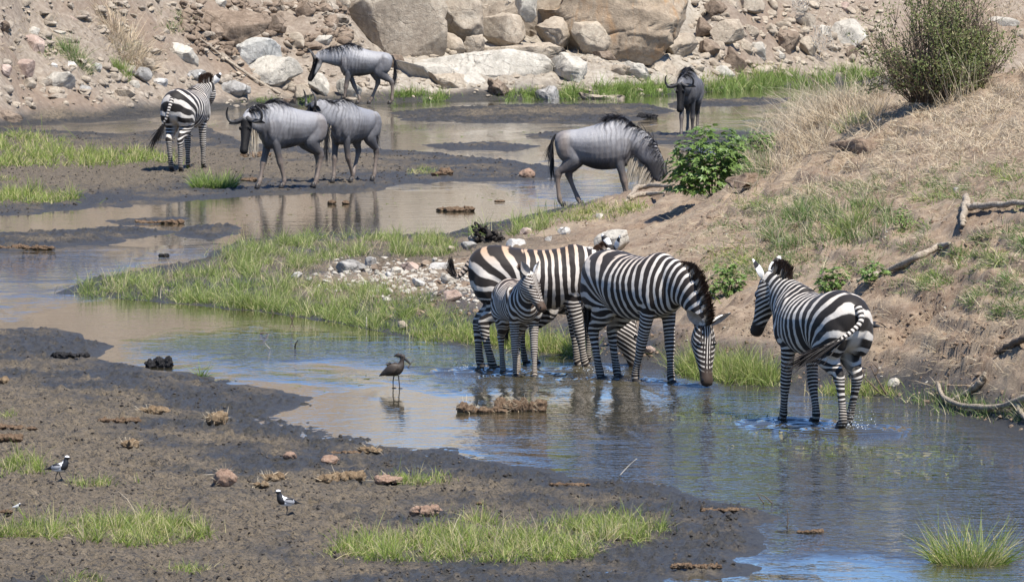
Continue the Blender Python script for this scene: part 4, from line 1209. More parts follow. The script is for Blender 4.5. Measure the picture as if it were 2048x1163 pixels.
    # ---- mane
    if zeb:
        m = 1700 if not young else 1200
        tm = rng.uniform(.30, 1.05, m)
        tq = np.clip(tm, 0, 1)
        idx = tq * 25
        c0 = np.stack([np.interp(idx, np.arange(26), NCv[:, a]) for a in range(3)], 1)
        Tn = unit(np.gradient(NCv, axis=0)); Sn = unit(nside - (nside * Tn).sum(1, keepdims=True) * Tn); Nn = np.cross(Tn, Sn)
        up = np.stack([np.interp(idx, np.arange(26), Nn[:, a]) for a in range(3)], 1); tg = np.stack([np.interp(idx, np.arange(26), Tn[:, a]) for a in range(3)], 1)
        sn = np.stack([np.interp(idx, np.arange(26), Sn[:, a]) for a in range(3)], 1)
        rr = np.interp(idx, np.arange(26), nn[:, 3])
        c0 = c0 + up * (rr - .015)[:, None] + sn * rng.normal(0, .014, m)[:, None] + tg * np.maximum(tm - 1, 0)[:, None] * .8
        ln = .112 * smooth(.28, .5, tm) * (1 - .35 * smooth(.9, 1.05, tm)) + .02
        bv, bq, al, bi = blades(c0, up + .12 * tg, ln, .014, 0.0, 3, rng, .10, None, .35)
        bme = mesh_from("mane", bv, bq)
        tproj, _ = project_on(c0, spine, 26)
        ss = np.interp(tproj, np.linspace(0, 1, len(spine)), sp_s)
        pm = np.interp(ss, [0, .35, .7, 1.15, s_end], np.cumsum([0, .35 / .125, .35 / .105, .45 / .082, (s_end - 1.15) / .066]))
        fattr(bme, "pha", pm[bi]); fattr(bme, "along", al)
        link("mane", bme, M_ZMANE, root)
    else:
        m = 1100
        # hump and neck crest: long hair falling to both sides
        tm = rng.uniform(0, 1, m)
        crest = np.concatenate([np.stack([tc[20:31, 0], 0 * tc[20:31, 0], tc[20:31, 1] + tc[20:31, 2] * girth], 1), NCv[10:] + np.cross(unit(np.gradient(NCv, axis=0)), nside)[10:] * nn[10:, 3:4]])
        cs = arc(crest) / arc(crest)[-1]
        c0 = np.stack([np.interp(tm, cs, crest[:, a]) for a in range(3)], 1)
        sgn = rng.choice([-1, 1], m)
        bk = unit(crest[0] - crest[-1])
        c0[:, 2] -= .012
        dirs = np.array([0, 0, .45]) + bk * .55 + np.stack([0 * sgn, sgn * rng.uniform(.1, .7, m), 0 * sgn], 1)
        bv, bq, al, bi = blades(c0, dirs, rng.uniform(.14, .34, m) * (1 - .5 * smooth(.6, 1, tm)), .014, 1.9, 4, rng, .15)
        bme = mesh_from("mane", bv, bq); fattr(bme, "along", al); fattr(bme, "var", rng.random(m)[bi]); link("mane", bme, M_GMANE, root)
        if beard:
            m = 620
            tm = rng.uniform(.30, 1.0, m); idx = tm * 25
            c0 = np.stack([np.interp(idx, np.arange(26), NCv[:, a]) for a in range(3)], 1)
            rr = np.interp(idx, np.arange(26), nn[:, 3])
            dn = -np.cross(unit(np.gradient(NCv, axis=0)), nside)
            dn = np.stack([np.interp(idx, np.arange(26), dn[:, a]) for a in range(3)], 1)
            c0 = c0 + dn * (rr - .03)[:, None] + np.stack([0 * rr, rng.normal(0, .022, m), 0 * rr], 1)
            bv, bq, al, bi = blades(c0, dn + np.array([0, 0, -.8]), rng.uniform(.22, .42, m), .013, 1.0, 3, rng, .10)
            bme = mesh_from("beard", bv, bq); fattr(bme, "along", al); fattr(bme, "var", rng.random(m)[bi]); link("beard", bme, M_BEARD, root)
    # ---- tail
    tl = np.asarray(tail if tail is not None else ([(-.655, 0, 1.13), (-.73, 0, 1.05), (-.75, 0, .88), (-.75, .01, .68)] if zeb else [(-.615, 0, 1.11), (-.67, 0, 1.04), (-.69, 0, .88), (-.69, .01, .70)]), float)
    tcv = catmull(tl, 22)
    rt = np.interp(np.linspace(0, 1, 22), [0, .3, 1], [.040, .026, .014]) * (1 if zeb else .8)
    vt, qt, t3 = loft(tcv, rt, rt, (0.05, 1, 0.02), 10)
    tme = mesh_from("tail", vt, [qt, t3])
    ta = np.concatenate([np.repeat(arc(tcv), 10), [0, arc(tcv)[-1]]])
    nv_ = len(vt)
    if zeb:
        fattr(tme, "pha", ta / .042); fattr(tme, "phb", ta / .042); fattr(tme, "wb", np.zeros(nv_)); fattr(tme, "fade", np.ones(nv_)); fattr(tme, "duty", np.full(nv_, .1)); fattr(tme, "blk", smooth(.75, .95, ta / ta.max()))
        fattr(tme, "tint", np.full(nv_, tint * .6)); fattr(tme, "brown", np.zeros(nv_)); fattr(tme, "mud", np.zeros(nv_))
    else:
        fattr(tme, "pha", ta * 0); fattr(tme, "fade", ta * 0); fattr(tme, "tint", np.full(nv_, .3)); fattr(tme, "blk", np.full(nv_, .9)); fattr(tme, "wht", ta * 0); fattr(tme, "dark", ta * 0); fattr(tme, "silver", ta * 0)
    tob = link("tail", tme, M_ZEBRA if zeb else M_GNU, root)
    m = 150
    f0 = .62 if zeb else .25
    idx = rng.uniform(f0, 1, m) * 21
    c0 = np.stack([np.interp(idx, np.arange(22), tcv[:, a]) for a in range(3)], 1) + rng.normal(0, .008, (m, 3))
    td = unit(np.gradient(tcv, axis=0)); td = np.stack([np.interp(idx, np.arange(22), td[:, a]) for a in range(3)], 1)
    ulen, udroop = tuft or ((.30, .35) if zeb else (.36, .4))
    bv, bq, al, bi = blades(c0, td, ulen, .013, udroop, 4, rng, .09)
    bme = mesh_from("tail_tuft", bv, bq); fattr(bme, "along", al); fattr(bme, "var", rng.random(m)[bi]); link("tail_tuft", bme, M_ZTUFT if zeb else M_GMANE, tob)
    # ---- ears, eyes, horns
    ears = ears or [(1, .9), (1, .9)]
    for sg, (spread, back) in zip((1, -1), ears):
        if zeb:
            p = poll - hd * .0 + hs * sg * .055 + hn * .055
            zd = hn * .30 - hd * .75 * back + hs * sg * .48 * spread
            frame_obj("ear", ear_mesh(.215 if not young else .20, .125, 'zebra'), root, p, zd, -(hd * .40 + hn * .6 + hs * sg * .45 * spread))
        else:
            p = poll + hd * .03 + hs * sg * .075 + hn * .02
            zd = hs * sg * .95 - hn * .25 + hd * .10
            frame_obj("ear", ear_mesh(.23, .10, 'gnu'), root, p, zd, -(hn * .5 + hd * .3))
        e = poll + hd * (.165 if zeb else .17) * HL / .55 + hs * sg * (.082 if zeb else .080) + hn * .038
        eo = link("eye", EYE_ME, None, root); eo.location = e; eo.scale = (.023, .019, .022)
        if zeb:
            no = link('nostril', EYE_ME, None, root); no.location = poll + hd * (HL * .905) + hs * sg * .046 + hn * .018; no.scale = (.014, .012, .017)
        if not zeb:
            hp = [(0, .02, 0.03), (.05, .10, .035), (.07, .19, .03), (.035, .265, .05), (-.04, .285, .12), (-.09, .255, .20), (-.10, .225, .255)]
            hp = np.array([poll + hd * (a + .00) + hs * sg * b + hn * (c_ + .04) for a, b, c_ in hp])
            cv = catmull(hp, 24); rr = np.interp(np.linspace(0, 1, 24), [0, .2, .6, 1], [.036, .030, .021, .005])
            v_, q_, t_ = loft(cv, rr, rr, hd + .01, 10)
            link("horn", mesh_from("horn", v_, [q_, t_]), M_HORN, root)
    return root
# ------------------------------------------------------------------ grass, bushes, driftwood
def blade_material(name, base, tip, straw, straw_amt=.25, trans=.42):
    k = NT(name)
    al = k.attr("along"); v = k.attr("var"); v2 = k.attr("var2")
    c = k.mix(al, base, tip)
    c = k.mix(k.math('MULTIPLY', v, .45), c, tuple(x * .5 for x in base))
    c = k.mix(k.ramp(v2, [(1 - straw_amt - .04, 0.0), (1 - straw_amt + .04, .9)]), c, straw)
    k.put(k.b.inputs["Base Color"], c); k.b.inputs["Roughness"].default_value = .5; k.b.inputs["Specular IOR Level"].default_value = .3
    tr = k.n("BsdfTranslucent"); k.l(c, tr.inputs[0])
    mx = k.n("MixShader"); mx.inputs[0].default_value = trans
    k.l(k.b.outputs[0], mx.inputs[1]); k.l(tr.outputs[0], mx.inputs[2])
    k.l(mx.outputs[0], k.t.nodes["Material Output"].inputs[0])
    return k.m
MG = dict(
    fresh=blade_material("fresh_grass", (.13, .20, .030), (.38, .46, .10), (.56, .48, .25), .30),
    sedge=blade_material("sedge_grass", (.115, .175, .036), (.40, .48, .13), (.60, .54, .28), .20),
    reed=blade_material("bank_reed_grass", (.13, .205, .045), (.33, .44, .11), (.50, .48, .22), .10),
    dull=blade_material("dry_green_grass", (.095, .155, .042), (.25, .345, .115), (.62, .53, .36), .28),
    straw=blade_material("dry_straw", (.40, .32, .21), (.72, .62, .45), (.46, .35, .23), .3, .2),
)

def in_poly(poly, n, rng):
    poly = np.array(poly, float); lo, hi = poly.min(0), poly.max(0)
    out = []
    while len(out) < n:
        p = rng.uniform(lo, hi, (n * 2, 2))
        x, y = p[:, 0], p[:, 1]; ins = np.zeros(len(p), bool)
        for i in range(len(poly)):
            a, b = poly[i], poly[(i + 1) % len(poly)]
            ins ^= ((a[1] > y) != (b[1] > y)) & (x < (b[0] - a[0]) * (y - a[1]) / (b[1] - a[1] + 1e-12) + a[0])
        out.extend(p[ins].tolist())
    return np.array(out[:n])

def grass_mesh(name, pts_px, hgt, width, mat, seed, lean=.35, droop=.7, clump=0.5, seg=3, flat=False, minz=-.03):
    rng = np.random.default_rng(seed)
    # uneven: keep more where a clumping noise is high
    if clump > 0:
        q = fbm2(pts_px[:, 0] / 26.0, pts_px[:, 1] / 9.0, 3, seed) * 2.2 + (1 - clump)
        keep = rng.random(len(pts_px)) < np.clip(q, .04, 1); pts_px = pts_px[keep]
        hq = np.clip(.7 + .6 * fbm2(pts_px[:, 0] / 22.0, pts_px[:, 1] / 8.0, 2, seed + 5), .35, 1.3)
    else: hq = np.ones(len(pts_px))
    g = np.array([G(x, y) for x, y in pts_px])
    if minz is not None: ok = g[:, 2] > minz; g, hq = g[ok], hq[ok]
    n = len(g)
    h = (hgt[0] * .5 + (hgt[1] * 1.1 - hgt[0] * .5) * rng.random(n) ** 1.35) * hq
    dirs = rng.normal(0, 1, (n, 3)); dirs[:, 2] = 0
    # neighbours lean together, in tussocks
    ph = fbm2(g[:, 0] * 4, g[:, 1] * 1.5, 2, seed + 8) * 9
    dirs = dirs * lean + np.stack([np.cos(ph), np.sin(ph), 0 * ph], 1) * lean * .7
    if flat: dirs[:, 2] = rng.uniform(-.02, .22, n)
    else: dirs[:, 2] = 1
    g[:, 2] -= .01
    V, Q, al, bi = blades(g, dirs, h, rng.uniform(.7, 1.3, n) * width, rng.uniform(0, 2 * droop, n), seg, rng, .08, None, .12)
    me = mesh_from(name, V, Q)
    fattr(me, "along", al); fattr(me, "var", rng.random(n)[bi]); fattr(me, "var2", rng.random(n)[bi])
    me.materials.append(MG[mat])
    return me

def grass(label, polys, n, hgt, width, mat, seed, **kw):
    """a sward of uncountable blades"""
    rng = np.random.default_rng(seed + 100)
    if not isinstance(polys[0][0], (tuple, list)): polys = [polys]
    def area(p):
        p = np.array(p, float); return abs(np.dot(p[:, 0], np.roll(p[:, 1], 1)) - np.dot(p[:, 1], np.roll(p[:, 0], 1))) / 2
    A = np.array([area(p) for p in polys]); A /= A.sum()
    pts = np.concatenate([in_poly(p, max(4, int(n * a)), rng) for p, a in zip(polys, A)])
    ja = rng.random(len(pts)) < .30; pts[ja] += rng.normal(0, 1, (ja.sum(), 2)) * np.array([16, 4.5])
    name = kw.pop("name", "grass")
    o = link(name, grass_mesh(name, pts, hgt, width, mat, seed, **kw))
    return tag(o, label, "grass", None, "stuff")

def ell(cx, cy, rx, ry, n=14, seed=0):
    rng = np.random.default_rng(seed + 55)
    return [(cx + rx * math.cos(a) * r, cy + ry * math.sin(a) * r) for a, r in zip(np.linspace(0, 2 * math.pi, n, endpoint=False), rng.uniform(.75, 1.1, n))]

# --- left flats, far
grass("green grass on the far left mud flat, upper patch", [(-30, 268), (60, 262), (150, 286), (110, 302), (0, 300), (-30, 298)], 3800, (.16, .34), .011, 'fresh', 1)
grass("long green grass strip on the far left mud flat before the far zebra", [(-30, 322), (60, 305), (180, 302), (300, 304), (352, 318), (345, 330), (200, 331), (80, 332), (-30, 334)], 8500, (.16, .32), .011, 'fresh', 2)
grass("low green grass at the left edge below the long strip", [(-30, 384), (60, 384), (120, 388), (170, 397), (110, 405), (40, 407), (-30, 405)], 3800, (.14, .30), .010, 'fresh', 3)
grass("thin grass on a mud hump at the left edge", [(-20, 352), (40, 356), (40, 361), (-20, 362)], 260, (.05, .12), .009, 'fresh', 4)
grass("sparse grass on the mud behind the following wildebeest", [(812, 342), (850, 336), (890, 342), (860, 348), (820, 347)], 420, (.06, .16), .009, 'fresh', 5)
# --- the spit
grass("sedge and grass covering the back of the spit", [(420, 527), (450, 497), (600, 474), (760, 472), (900, 474), (912, 500), (890, 512), (760, 516), (690, 512), (640, 530), (590, 548), (500, 556)], 26000, (.13, .30), .0058, 'sedge', 11, clump=.68)
grass("sedge and grass along the front of the spit", [(118, 590), (180, 566), (260, 550), (420, 540), (560, 552), (640, 566), (760, 572), (840, 588), (920, 625), (940, 684), (830, 674), (660, 641), (500, 619), (350, 605)], 34000, (.12, .27), .0058, 'sedge', 12, clump=.72)
grass("dark sedge at the waterline of the spit", [(360, 606), (500, 618), (660, 640), (760, 662), (740, 650), (660, 628), (500, 606), (360, 596)], 5000, (.2, .36), .0058, 'sedge', 13, clump=.3)
grass("green grass spilling over the water by the spit's clod", [(820, 672), (880, 660), (960, 668), (1080, 695), (1160, 706), (1100, 708), (960, 692), (840, 680)], 5200, (.10, .26), .006, 'fresh', 14, droop=1.0)
grass("tall green grass at the waterline behind the zebras' legs", [(950, 684), (1080, 704), (1180, 716), (1170, 696), (1080, 684), (960, 664)], 5000, (.2, .40), .006, 'fresh', 15)
grass("sedge around the charred stump", [(930, 470), (960, 455), (1050, 440), (1105, 430), (1110, 452), (1060, 466), (990, 474)], 2300, (.14, .36), .009, 'sedge', 16)
grass("low grass around the grazing wildebeest's feet", [(1090, 432), (1130, 414), (1250, 402), (1300, 412), (1260, 430), (1180, 442), (1110, 444)], 2600, (.07, .20), .009, 'fresh', 17)
grass("tall grass tufts at the waterline beside the drinking muzzle", [(1335, 742), (1400, 728), (1470, 735), (1560, 762), (1556, 774), (1460, 766), (1350, 746)], 8000, (.2, .42), .0058, 'sedge', 18, clump=.3)
grass("grass at the waterline behind the right zebra's legs", [(1620, 785), (1700, 770), (1760, 776), (1800, 792), (1770, 800), (1690, 792)], 1500, (.10, .24), .006, 'fresh', 19)
grass("grass and weeds at the waterline around the fallen branch", [(1800, 802), (1880, 790), (1960, 800), (2060, 812), (2060, 850), (1960, 838), (1870, 824)], 2400, (.06, .22), .008, 'dull', 20)
# --- far bank
grass("bright green grass at the far waterline behind the far wildebeest", [(770, 202), (790, 186), (880, 188), (905, 198), (880, 205)], 1500, (.14, .36), .014, 'reed', 31)
grass("green tuft on the far shore rocks under the shelf", [(1008, 202), (1020, 186), (1070, 184), (1085, 198)], 900, (.14, .34), .014, 'reed', 32)
grass("tall bright green grass on the far shore left of the dark wildebeest", [(1110, 196), (1130, 180), (1250, 176), (1330, 174), (1336, 190), (1240, 198), (1150, 200)], 5200, (.20, .46), .014, 'reed', 33, clump=.25)
grass("tall bright green grass on the far shore right of the dark wildebeest", [(1410, 184), (1440, 164), (1560, 150), (1700, 140), (1770, 150), (1700, 168), (1560, 176), (1450, 186)], 7200, (.20, .50), .014, 'reed', 34, clump=.25)
grass("yellow green low grass between the shore rocks", [(1370, 170), (1440, 140), (1540, 128), (1600, 140), (1500, 156), (1420, 176)], 2200, (.06, .18), .013, 'fresh', 35)
grass("small green grass at the foot of the far rocks under the branch", [(590, 208), (610, 196), (640, 200), (640, 210)], 420, (.1, .24), .013, 'reed', 36)
grass("thin green weeds at the foot of the bedrock apron", [(480, 205), (520, 196), (560, 200), (550, 208)], 420, (.06, .16), .013, 'reed', 37)
grass("sparse green weeds on the left far slope", [ell(120, 105, 40, 16), ell(240, 130, 16, 10), ell(265, 95, 18, 14), ell(355, 45, 22, 30)], 1500, (.08, .25), .013, 'dull', 38)
grass("dry grass scattered over the left far slope", [(0, 20), (400, 10), (420, 80), (330, 110), (200, 130), (0, 140)], 3200, (.08, .26), .012, 'straw', 39, clump=.8, lean=.8)
grass("dry grass among the rocks right of the cliff", [(1560, 20), (1760, 10), (1800, 120), (1660, 130), (1560, 60)], 1900, (.10, .35), .012, 'straw', 40, clump=.7, lean=.8)
grass("dry grass on the rock shelf joints", [ell(1150, 110, 60, 14), ell(1000, 20, 30, 24), ell(690, 85, 30, 10)], 900, (.08, .25), .012, 'straw', 41, lean=.8)
grass("dry grass behind the shrub at the right edge", [(1880, 0), (2060, 0), (2060, 150), (1960, 140), (1900, 60)], 2600, (.1, .4), .012, 'straw', 42, lean=.6)
# --- near flats
grass("bright grass mat on the near mud, left", [(-20, 1066), (60, 1050), (200, 1036), (300, 1034), (400, 1050), (432, 1066), (400, 1084), (260, 1092), (160, 1078), (60, 1074), (-20, 1074)], 8500, (.12, .26), .0055, 'fresh', 51, clump=.35, droop=.9)
grass("bright grass mat on the near mud, centre", [(640, 1104), (700, 1085), (800, 1070), (900, 1062), (1000, 1064), (1100, 1075), (1190, 1096), (1210, 1112), (1100, 1122), (950, 1124), (800, 1122), (680, 1118)], 12500, (.12, .26), .0055, 'fresh', 52, clump=.35, droop=.9)
grass("yellowish grass mat adjoining the centre mat on its right", [(1090, 1050), (1180, 1036), (1280, 1040), (1335, 1056), (1310, 1080), (1220, 1092), (1130, 1080)], 5600, (.10, .24), .0055, 'fresh', 53, clump=.35, droop=.9)
grass("grass at the left edge beside the first plover", [(-20, 920), (50, 918), (108, 932), (100, 944), (30, 948), (-20, 948)], 1500, (.09, .20), .0055, 'fresh', 54)
grass("thin grass strip at the first plover's feet", [(138, 966), (200, 962), (268, 958), (275, 964), (210, 972), (150, 972)], 620, (.06, .16), .0055, 'fresh', 55)
grass("grass patch among the dung on the near mud", [(750, 958), (800, 950), (900, 946), (922, 956), (880, 968), (800, 970)], 1300, (.07, .16), .0055, 'fresh', 56)
grass("thin grass at the bottom edge left of centre", [(330, 1136), (370, 1130), (420, 1138), (380, 1146)], 320, (.06, .13), .0055, 'fresh', 57)
grass("grass fringe at the bottom left edge", [(110, 1156), (180, 1150), (230, 1158), (200, 1170), (120, 1170)], 420, (.06, .13), .0055, 'fresh', 58)
grass("small grass at the left edge of the dark mud", [(-10, 828), (20, 824), (36, 830), (10, 836)], 160, (.05, .12), .0055, 'fresh', 59)
# --- right bank: green growth, standing straw, straw litter
grass("tall half dry grass in the middle of the right bank", [(1510, 470), (1560, 430), (1640, 400), (1760, 410), (1800, 440), (1740, 480), (1620, 500), (1540, 500)], 8000, (.12, .34), .008, 'dull', 61)
grass("short green grass on the slope behind the right zebra", [(1400, 540), (1450, 500), (1560, 495), (1640, 520), (1560, 560), (1480, 560)], 7000, (.05, .15), .008, 'dull', 62, lean=.9)
grass("green grass beside the log on the right bank", [(1760, 580), (1850, 520), (1960, 470), (2060, 440), (2060, 520), (1960, 540), (1880, 580), (1800, 590)], 9000, (.06, .18), .008, 'dull', 63, lean=.8)
grass("green grass at the right edge of the bank", [(1920, 600), (1980, 560), (2060, 540), (2060, 640), (1980, 640)], 5200, (.06, .20), .008, 'dull', 64, lean=.8)
grass("short grass on the upper bank below the crest", [(1400, 470), (1460, 420), (1560, 380), (1700, 360), (1900, 330), (2060, 310), (2060, 420), (1900, 400), (1760, 390), (1600, 410), (1480, 470)], 15000, (.05, .17), .008, 'dull', 65, lean=.9, clump=.7)
grass("dry grass standing on the crest of the right bank", [(1480, 330), (1560, 230), (1640, 190), (1780, 190), (1760, 260), (1640, 300), (1560, 350)], 6000, (.18, .55), .007, 'straw', 66, lean=.5, droop=.5)
grass("long dry stems leaning over the far channel from the crest", [(1500, 270), (1600, 205), (1700, 185), (1680, 240), (1560, 280)], 900, (.55, .95), .006, 'straw', 67, lean=.7, droop=.35, clump=0)
grass("dry grass below the shrub on the crest", [(1760, 240), (1800, 195), (2060, 165), (2060, 300), (1900, 310), (1760, 310)], 15000, (.06, .24), .008, 'straw', 68, lean=1.0)
grass("tall dry stems before the shrub", [(1820, 215), (1900, 190), (1960, 190), (1900, 215)], 140, (.5, .9), .006, 'straw', 69, lean=.25, clump=0)
grass("dry and green grass mixed at the far edge of the bank by the bush", [(1430, 340), (1480, 280), (1540, 270), (1540, 350), (1460, 380)], 4000, (.10, .30), .008, 'dull', 70)
grass("straw litter lying over the upper bank", [(1330, 420), (1480, 360), (1600, 300), (1800, 240), (2060, 190), (2060, 420), (1800, 440), (1500, 500), (1360, 520)], 15000, (.08, .30), .006, 'straw', 71, flat=True, droop=.2, clump=.4, name="straw_litter")
grass("straw litter lying over the lower bank", [(1000, 480), (1300, 440), (1500, 480), (1800, 500), (2060, 520), (2060, 800), (1800, 770), (1600, 720), (1420, 640), (1200, 560)], 9000, (.06, .26), .005, 'straw', 72, flat=True, droop=.2, clump=.7, name="straw_litter")
grass("dry grass at the burrow hole", [(1640, 310), (1690, 285), (1790, 285), (1780, 320), (1700, 330)], 700, (.08, .3), .007, 'straw', 73, lean=.9)

# --- tussocks that stand alone
def tussock(name, label, px, py, r, n, hgt, width, mat, seed, group=None, droop=.5, lean=.55, z0=None):
    rng = np.random.default_rng(seed)
    c = G(px, py)
    if z0 is not None: c[2] = z0
    a = rng.uniform(0, 6.283, n); q = np.sqrt(rng.random(n)) * r
    off = np.stack([np.cos(a) * q, np.sin(a) * q * 1.2, 0 * q], 1)
    pos = off.copy(); pos[:, 2] = ground_z(c[0] + off[:, 0], c[1] + off[:, 1]) - c[2] - .01 if z0 is None else -.02
    dirs = off / r * lean + rng.normal(0, .30, (n, 3)); dirs[:, 2] = 1
    V, Q, al, bi = blades(pos, dirs, hgt[0] * .6 + (hgt[1] - hgt[0] * .6) * rng.random(n) ** 2, rng.uniform(.7, 1.3, n) * width, rng.uniform(0, 2 * droop, n), 4, rng, .05, None, .12)
    me = mesh_from(name, V, Q); fattr(me, "along", al); fattr(me, "var", rng.random(n)[bi]); fattr(me, "var2", rng.random(n)[bi]); me.materials.append(MG[mat])
    o = link(name, me); o.location = c
    return tag(o, label, "grass tuft", group)
tussock("grass_tuft", "lush green grass clump growing out of the water at the lower right", 1940, 1124, .27, 1100, (.16, .50), .006, 'fresh', 81, z0=0.0, droop=.55, lean=.8)
tussock("grass_tuft", "green grass clump on the mud between far zebra and leading wildebeest", 428, 374, .36, 900, (.18, .40), .011, 'reed', 82)
tussock("grass_tuft", "small green tuft behind the centre grass mat", 966, 1042, .13, 260, (.10, .22), .0055, 'fresh', 83)
tussock("grass_tuft", "small tuft at the water's edge by the black dung heap", 402, 752, .06, 60, (.10, .26), .007, 'reed', 84)
tussock("grass_tuft", "tiny green tuft beside the pale clod of dung near the bottom", 868, 1030, .06, 70, (.05, .12), .0055, 'fresh', 85)
tussock("dry_tussock", "large dry tussock high on the left far slope", 245, 78, .62, 1500, (.25, .80), .011, 'straw', 86, droop=.9, lean=.9)
tussock("dry_tussock", "green and dry tussock under the left slope's large tussock", 150, 112, .34, 600, (.2, .55), .012, 'dull', 87, droop=.8, lean=.8)
tussock("grass_tuft", "dark green tuft beside the upright grey slab", 243, 142, .2, 320, (.15, .36), .012, 'reed', 88)
tussock("grass_tuft", "green tuft in the dry grass of the bank crest", 1705, 245, .16, 300, (.10, .30), .008, 'reed', 89)
tussock("grass_tuft", "upright green tuft growing on the rusty zebra's bank foot", 1700, 460, .2, 380, (.2, .42), .0058, 'sedge', 90)

# --- wood
def bark_material():
    k = NT("weathered_wood"); co = k.coord()
    n = k.noise(k.mapping(co, (4, 4, 4)), 5, 6, .7); n2 = k.noise(co, 40, 4, .7)
    c = k.ramp(k.math('ADD', k.math('MULTIPLY', n, .6), k.math('MULTIPLY', n2, .4)), [(.34, (.13, .10, .075)), (.52, (.30, .25, .19)), (.66, (.44, .38, .30))])
    return k.out(c, .85, k.bump(n2, .7, .015), .2)
M_WOOD = bark_material()
M_DARKWOOD = plain("dark_charred_wood", (.028, .024, .021), .8, .6, 25, .2)
M_TWIG = plain("brown_twig", (.11, .08, .055), .8, .4)
M_ROOT = plain("pale_bare_root", (.42, .38, .32), .8, .3)

def tube(pts, radii, n=30, seg=10, wob=.0, seed=0):
    radii = np.asarray(radii, float) * .66
    P_ = catmull(np.concatenate([np.asarray(pts, float), np.asarray(radii, float)[:, None]], 1), n)
    rng = np.random.default_rng(seed)
    C = P_[:, :3] + (np.stack([fbm2(np.arange(n) * .35, np.full(n, 7.0 * a), 2, seed + a) for a in range(3)], 1) * wob)
    r = P_[:, 3] * (1 + .25 * fbm2(np.arange(n) * .5, np.zeros(n), 2, seed + 9))
    sd = np.array([.31, .12, 1.0]) if abs(C[-1, 2] - C[0, 2]) < np.abs(C[-1, :2] - C[0, :2]).sum() else np.array([1, .3, .1])
    V, Q, T = loft(C, r, r, sd, seg)
    return V, Q, T

def wood(name, label, parts, mat, cat="branch", twigs=()):
    """parts: list of ([(px, py, lift, dd)], [radii]); lift = metres above the ground met there, dd = metres farther away"""
    allp = []
    first = None
    for pts, rad in parts:
        w = []
        for p in pts:
            g = G(p[0], p[1]); g = g + np.array([0, 0, p[2]]) if len(p) < 4 else PD(p[0], p[1], p[3]) + np.array([0, 0, 0])
            w.append(g)
        if first is None: first = np.array(w).mean(0)
        allp.append(tube(np.array(w) - first, rad, 34, 10, rad[0] * .5, int(abs(pts[0][0])) % 50))
    V, Fc = merge(allp)
    o = link(name, mesh_from(name, V, Fc), mat); o.location = first
    return tag(o, label, cat)

wood("fallen_branch", "long pale fallen branch lying diagonally down the far bank rocks", [([(400, 88, .12), (430, 112, .12), (470, 140, .10), (520, 172, .08), (560, 192, .05)], [.025, .035, .05, .055, .05])], M_WOOD)
wood("fallen_branch", "curved pale branch with a raised tip lying in the water at the right edge", [
    ([(1876, 786, .10), (1886, 806, .07), (1925, 822, .06), (1985, 830, .07), (2030, 826, .10), (2070, 818, .13)], [.028, .036, .040, .045, .058, .062]),
    ([(2030, 827, .10), (2046, 840, .06), (2060, 852, .02)], [.045, .04, .03])], M_WOOD)
wood("broken_stump", "short broken branch stub pointing up behind the curved branch", [([(1905, 806, .03), (1935, 796, .06), (1962, 784, .10), (1970, 770, .12)], [.035, .045, .055, .03])], M_WOOD)
wood("fallen_log", "pale forked log lying on the upper right bank at the picture edge", [
    ([(2075, 420, .07), (2010, 424, .08), (1960, 428, .08), (1930, 430, .09)], [.045, .05, .052, .05]),
    ([(1930, 410, .10), (1932, 425, .08), (1928, 446, .06), (1924, 460, .04)], [.05, .06, .055, .045])], M_WOOD, "log")
wood("fallen_log", "grey log half sunk in the grass above the right zebra", [([(1715, 566, .03), (1770, 550, .05), (1830, 525, .05), (1880, 500, .04), (1900, 492, .02)], [.03, .05, .055, .05, .03])], M_WOOD, "log")
wood("broken_branch", "dark broken branch end at the right edge of the bank", [([(2065, 688, .08), (2030, 700, .08), (2005, 712, .06), (1990, 718, .05)], [.05, .055, .05, .025])], M_TWIG)
wood("driftwood", "brown streaked driftwood lump before the grazing wildebeest's forefoot", [([(1258, 402, .06), (1275, 390, .10), (1310, 386, .10), (1345, 380, .06)], [.035, .06, .05, .02]), ([(1250, 408, .03), (1270, 400, .06), (1300, 396, .06), (1330, 392, .04)], [.03, .055, .05, .02])], M_WOOD, "log")
def stump():
    rng = np.random.default_rng(5); c = G(975, 484); s_ = scale_at(c); ps = []
    for x0, y0, x1, y1, r in [(985, 490, 962, 446, .075), (980, 488, 950, 462, .06), (992, 488, 985, 456, .08), (970, 488, 944, 470, .04), (1000, 490, 1000, 468, .05), (975, 486, 972, 452, .07), (962, 476, 952, 449, .035), (985, 470, 1002, 478, .045), (960, 462, 946, 458, .022)]:
        n = 7; t = np.linspace(0, 1, n)[:, None]
        ln = np.stack([PD(x0, y0, c[1]) - c, PD(x1, y1, c[1]) - c]); L = ln[0] * (1 - t) + ln[1] * t + rng.normal(0, .022, (n, 3)) * np.array([1, 2.2, 1])
        q = tube(L, np.linspace(r, r * .35, n) * rng.uniform(.7, 1.25, n), 26, 10, .03, int(x0)); ps.append(q)
    V, Fc = merge(ps); V = V + unit_(V - V.mean(0)) * (fbm3(V * 16, 3, 3) * .05)[:, None]
    o = link("charred_stump", mesh_from("charred_stump", V, Fc, False), M_DARKWOOD); o.location = c
    return tag(o, "jagged black charred stump on the bank left of the white stones", "stump")
stump()
def twig(label, segs, r=.006, mat=None, name="twig"):
    ps = []
    first = G(*segs[0][0]) if len(segs[0][0]) == 2 else None
    d = first[1]; s = scale_at(first)
    for line in segs:
        w = np.array([PD(x, y, d) for x, y in line]) - first
        n = len(w); ps.append(tube(w, np.linspace(r * 1.3, r * .5, n), 10, 6, 0, 3))
    V, Fc = merge(ps); o = link(name, mesh_from(name, V, Fc), mat or M_TWIG); o.location = first
    return tag(o, label, "twig")
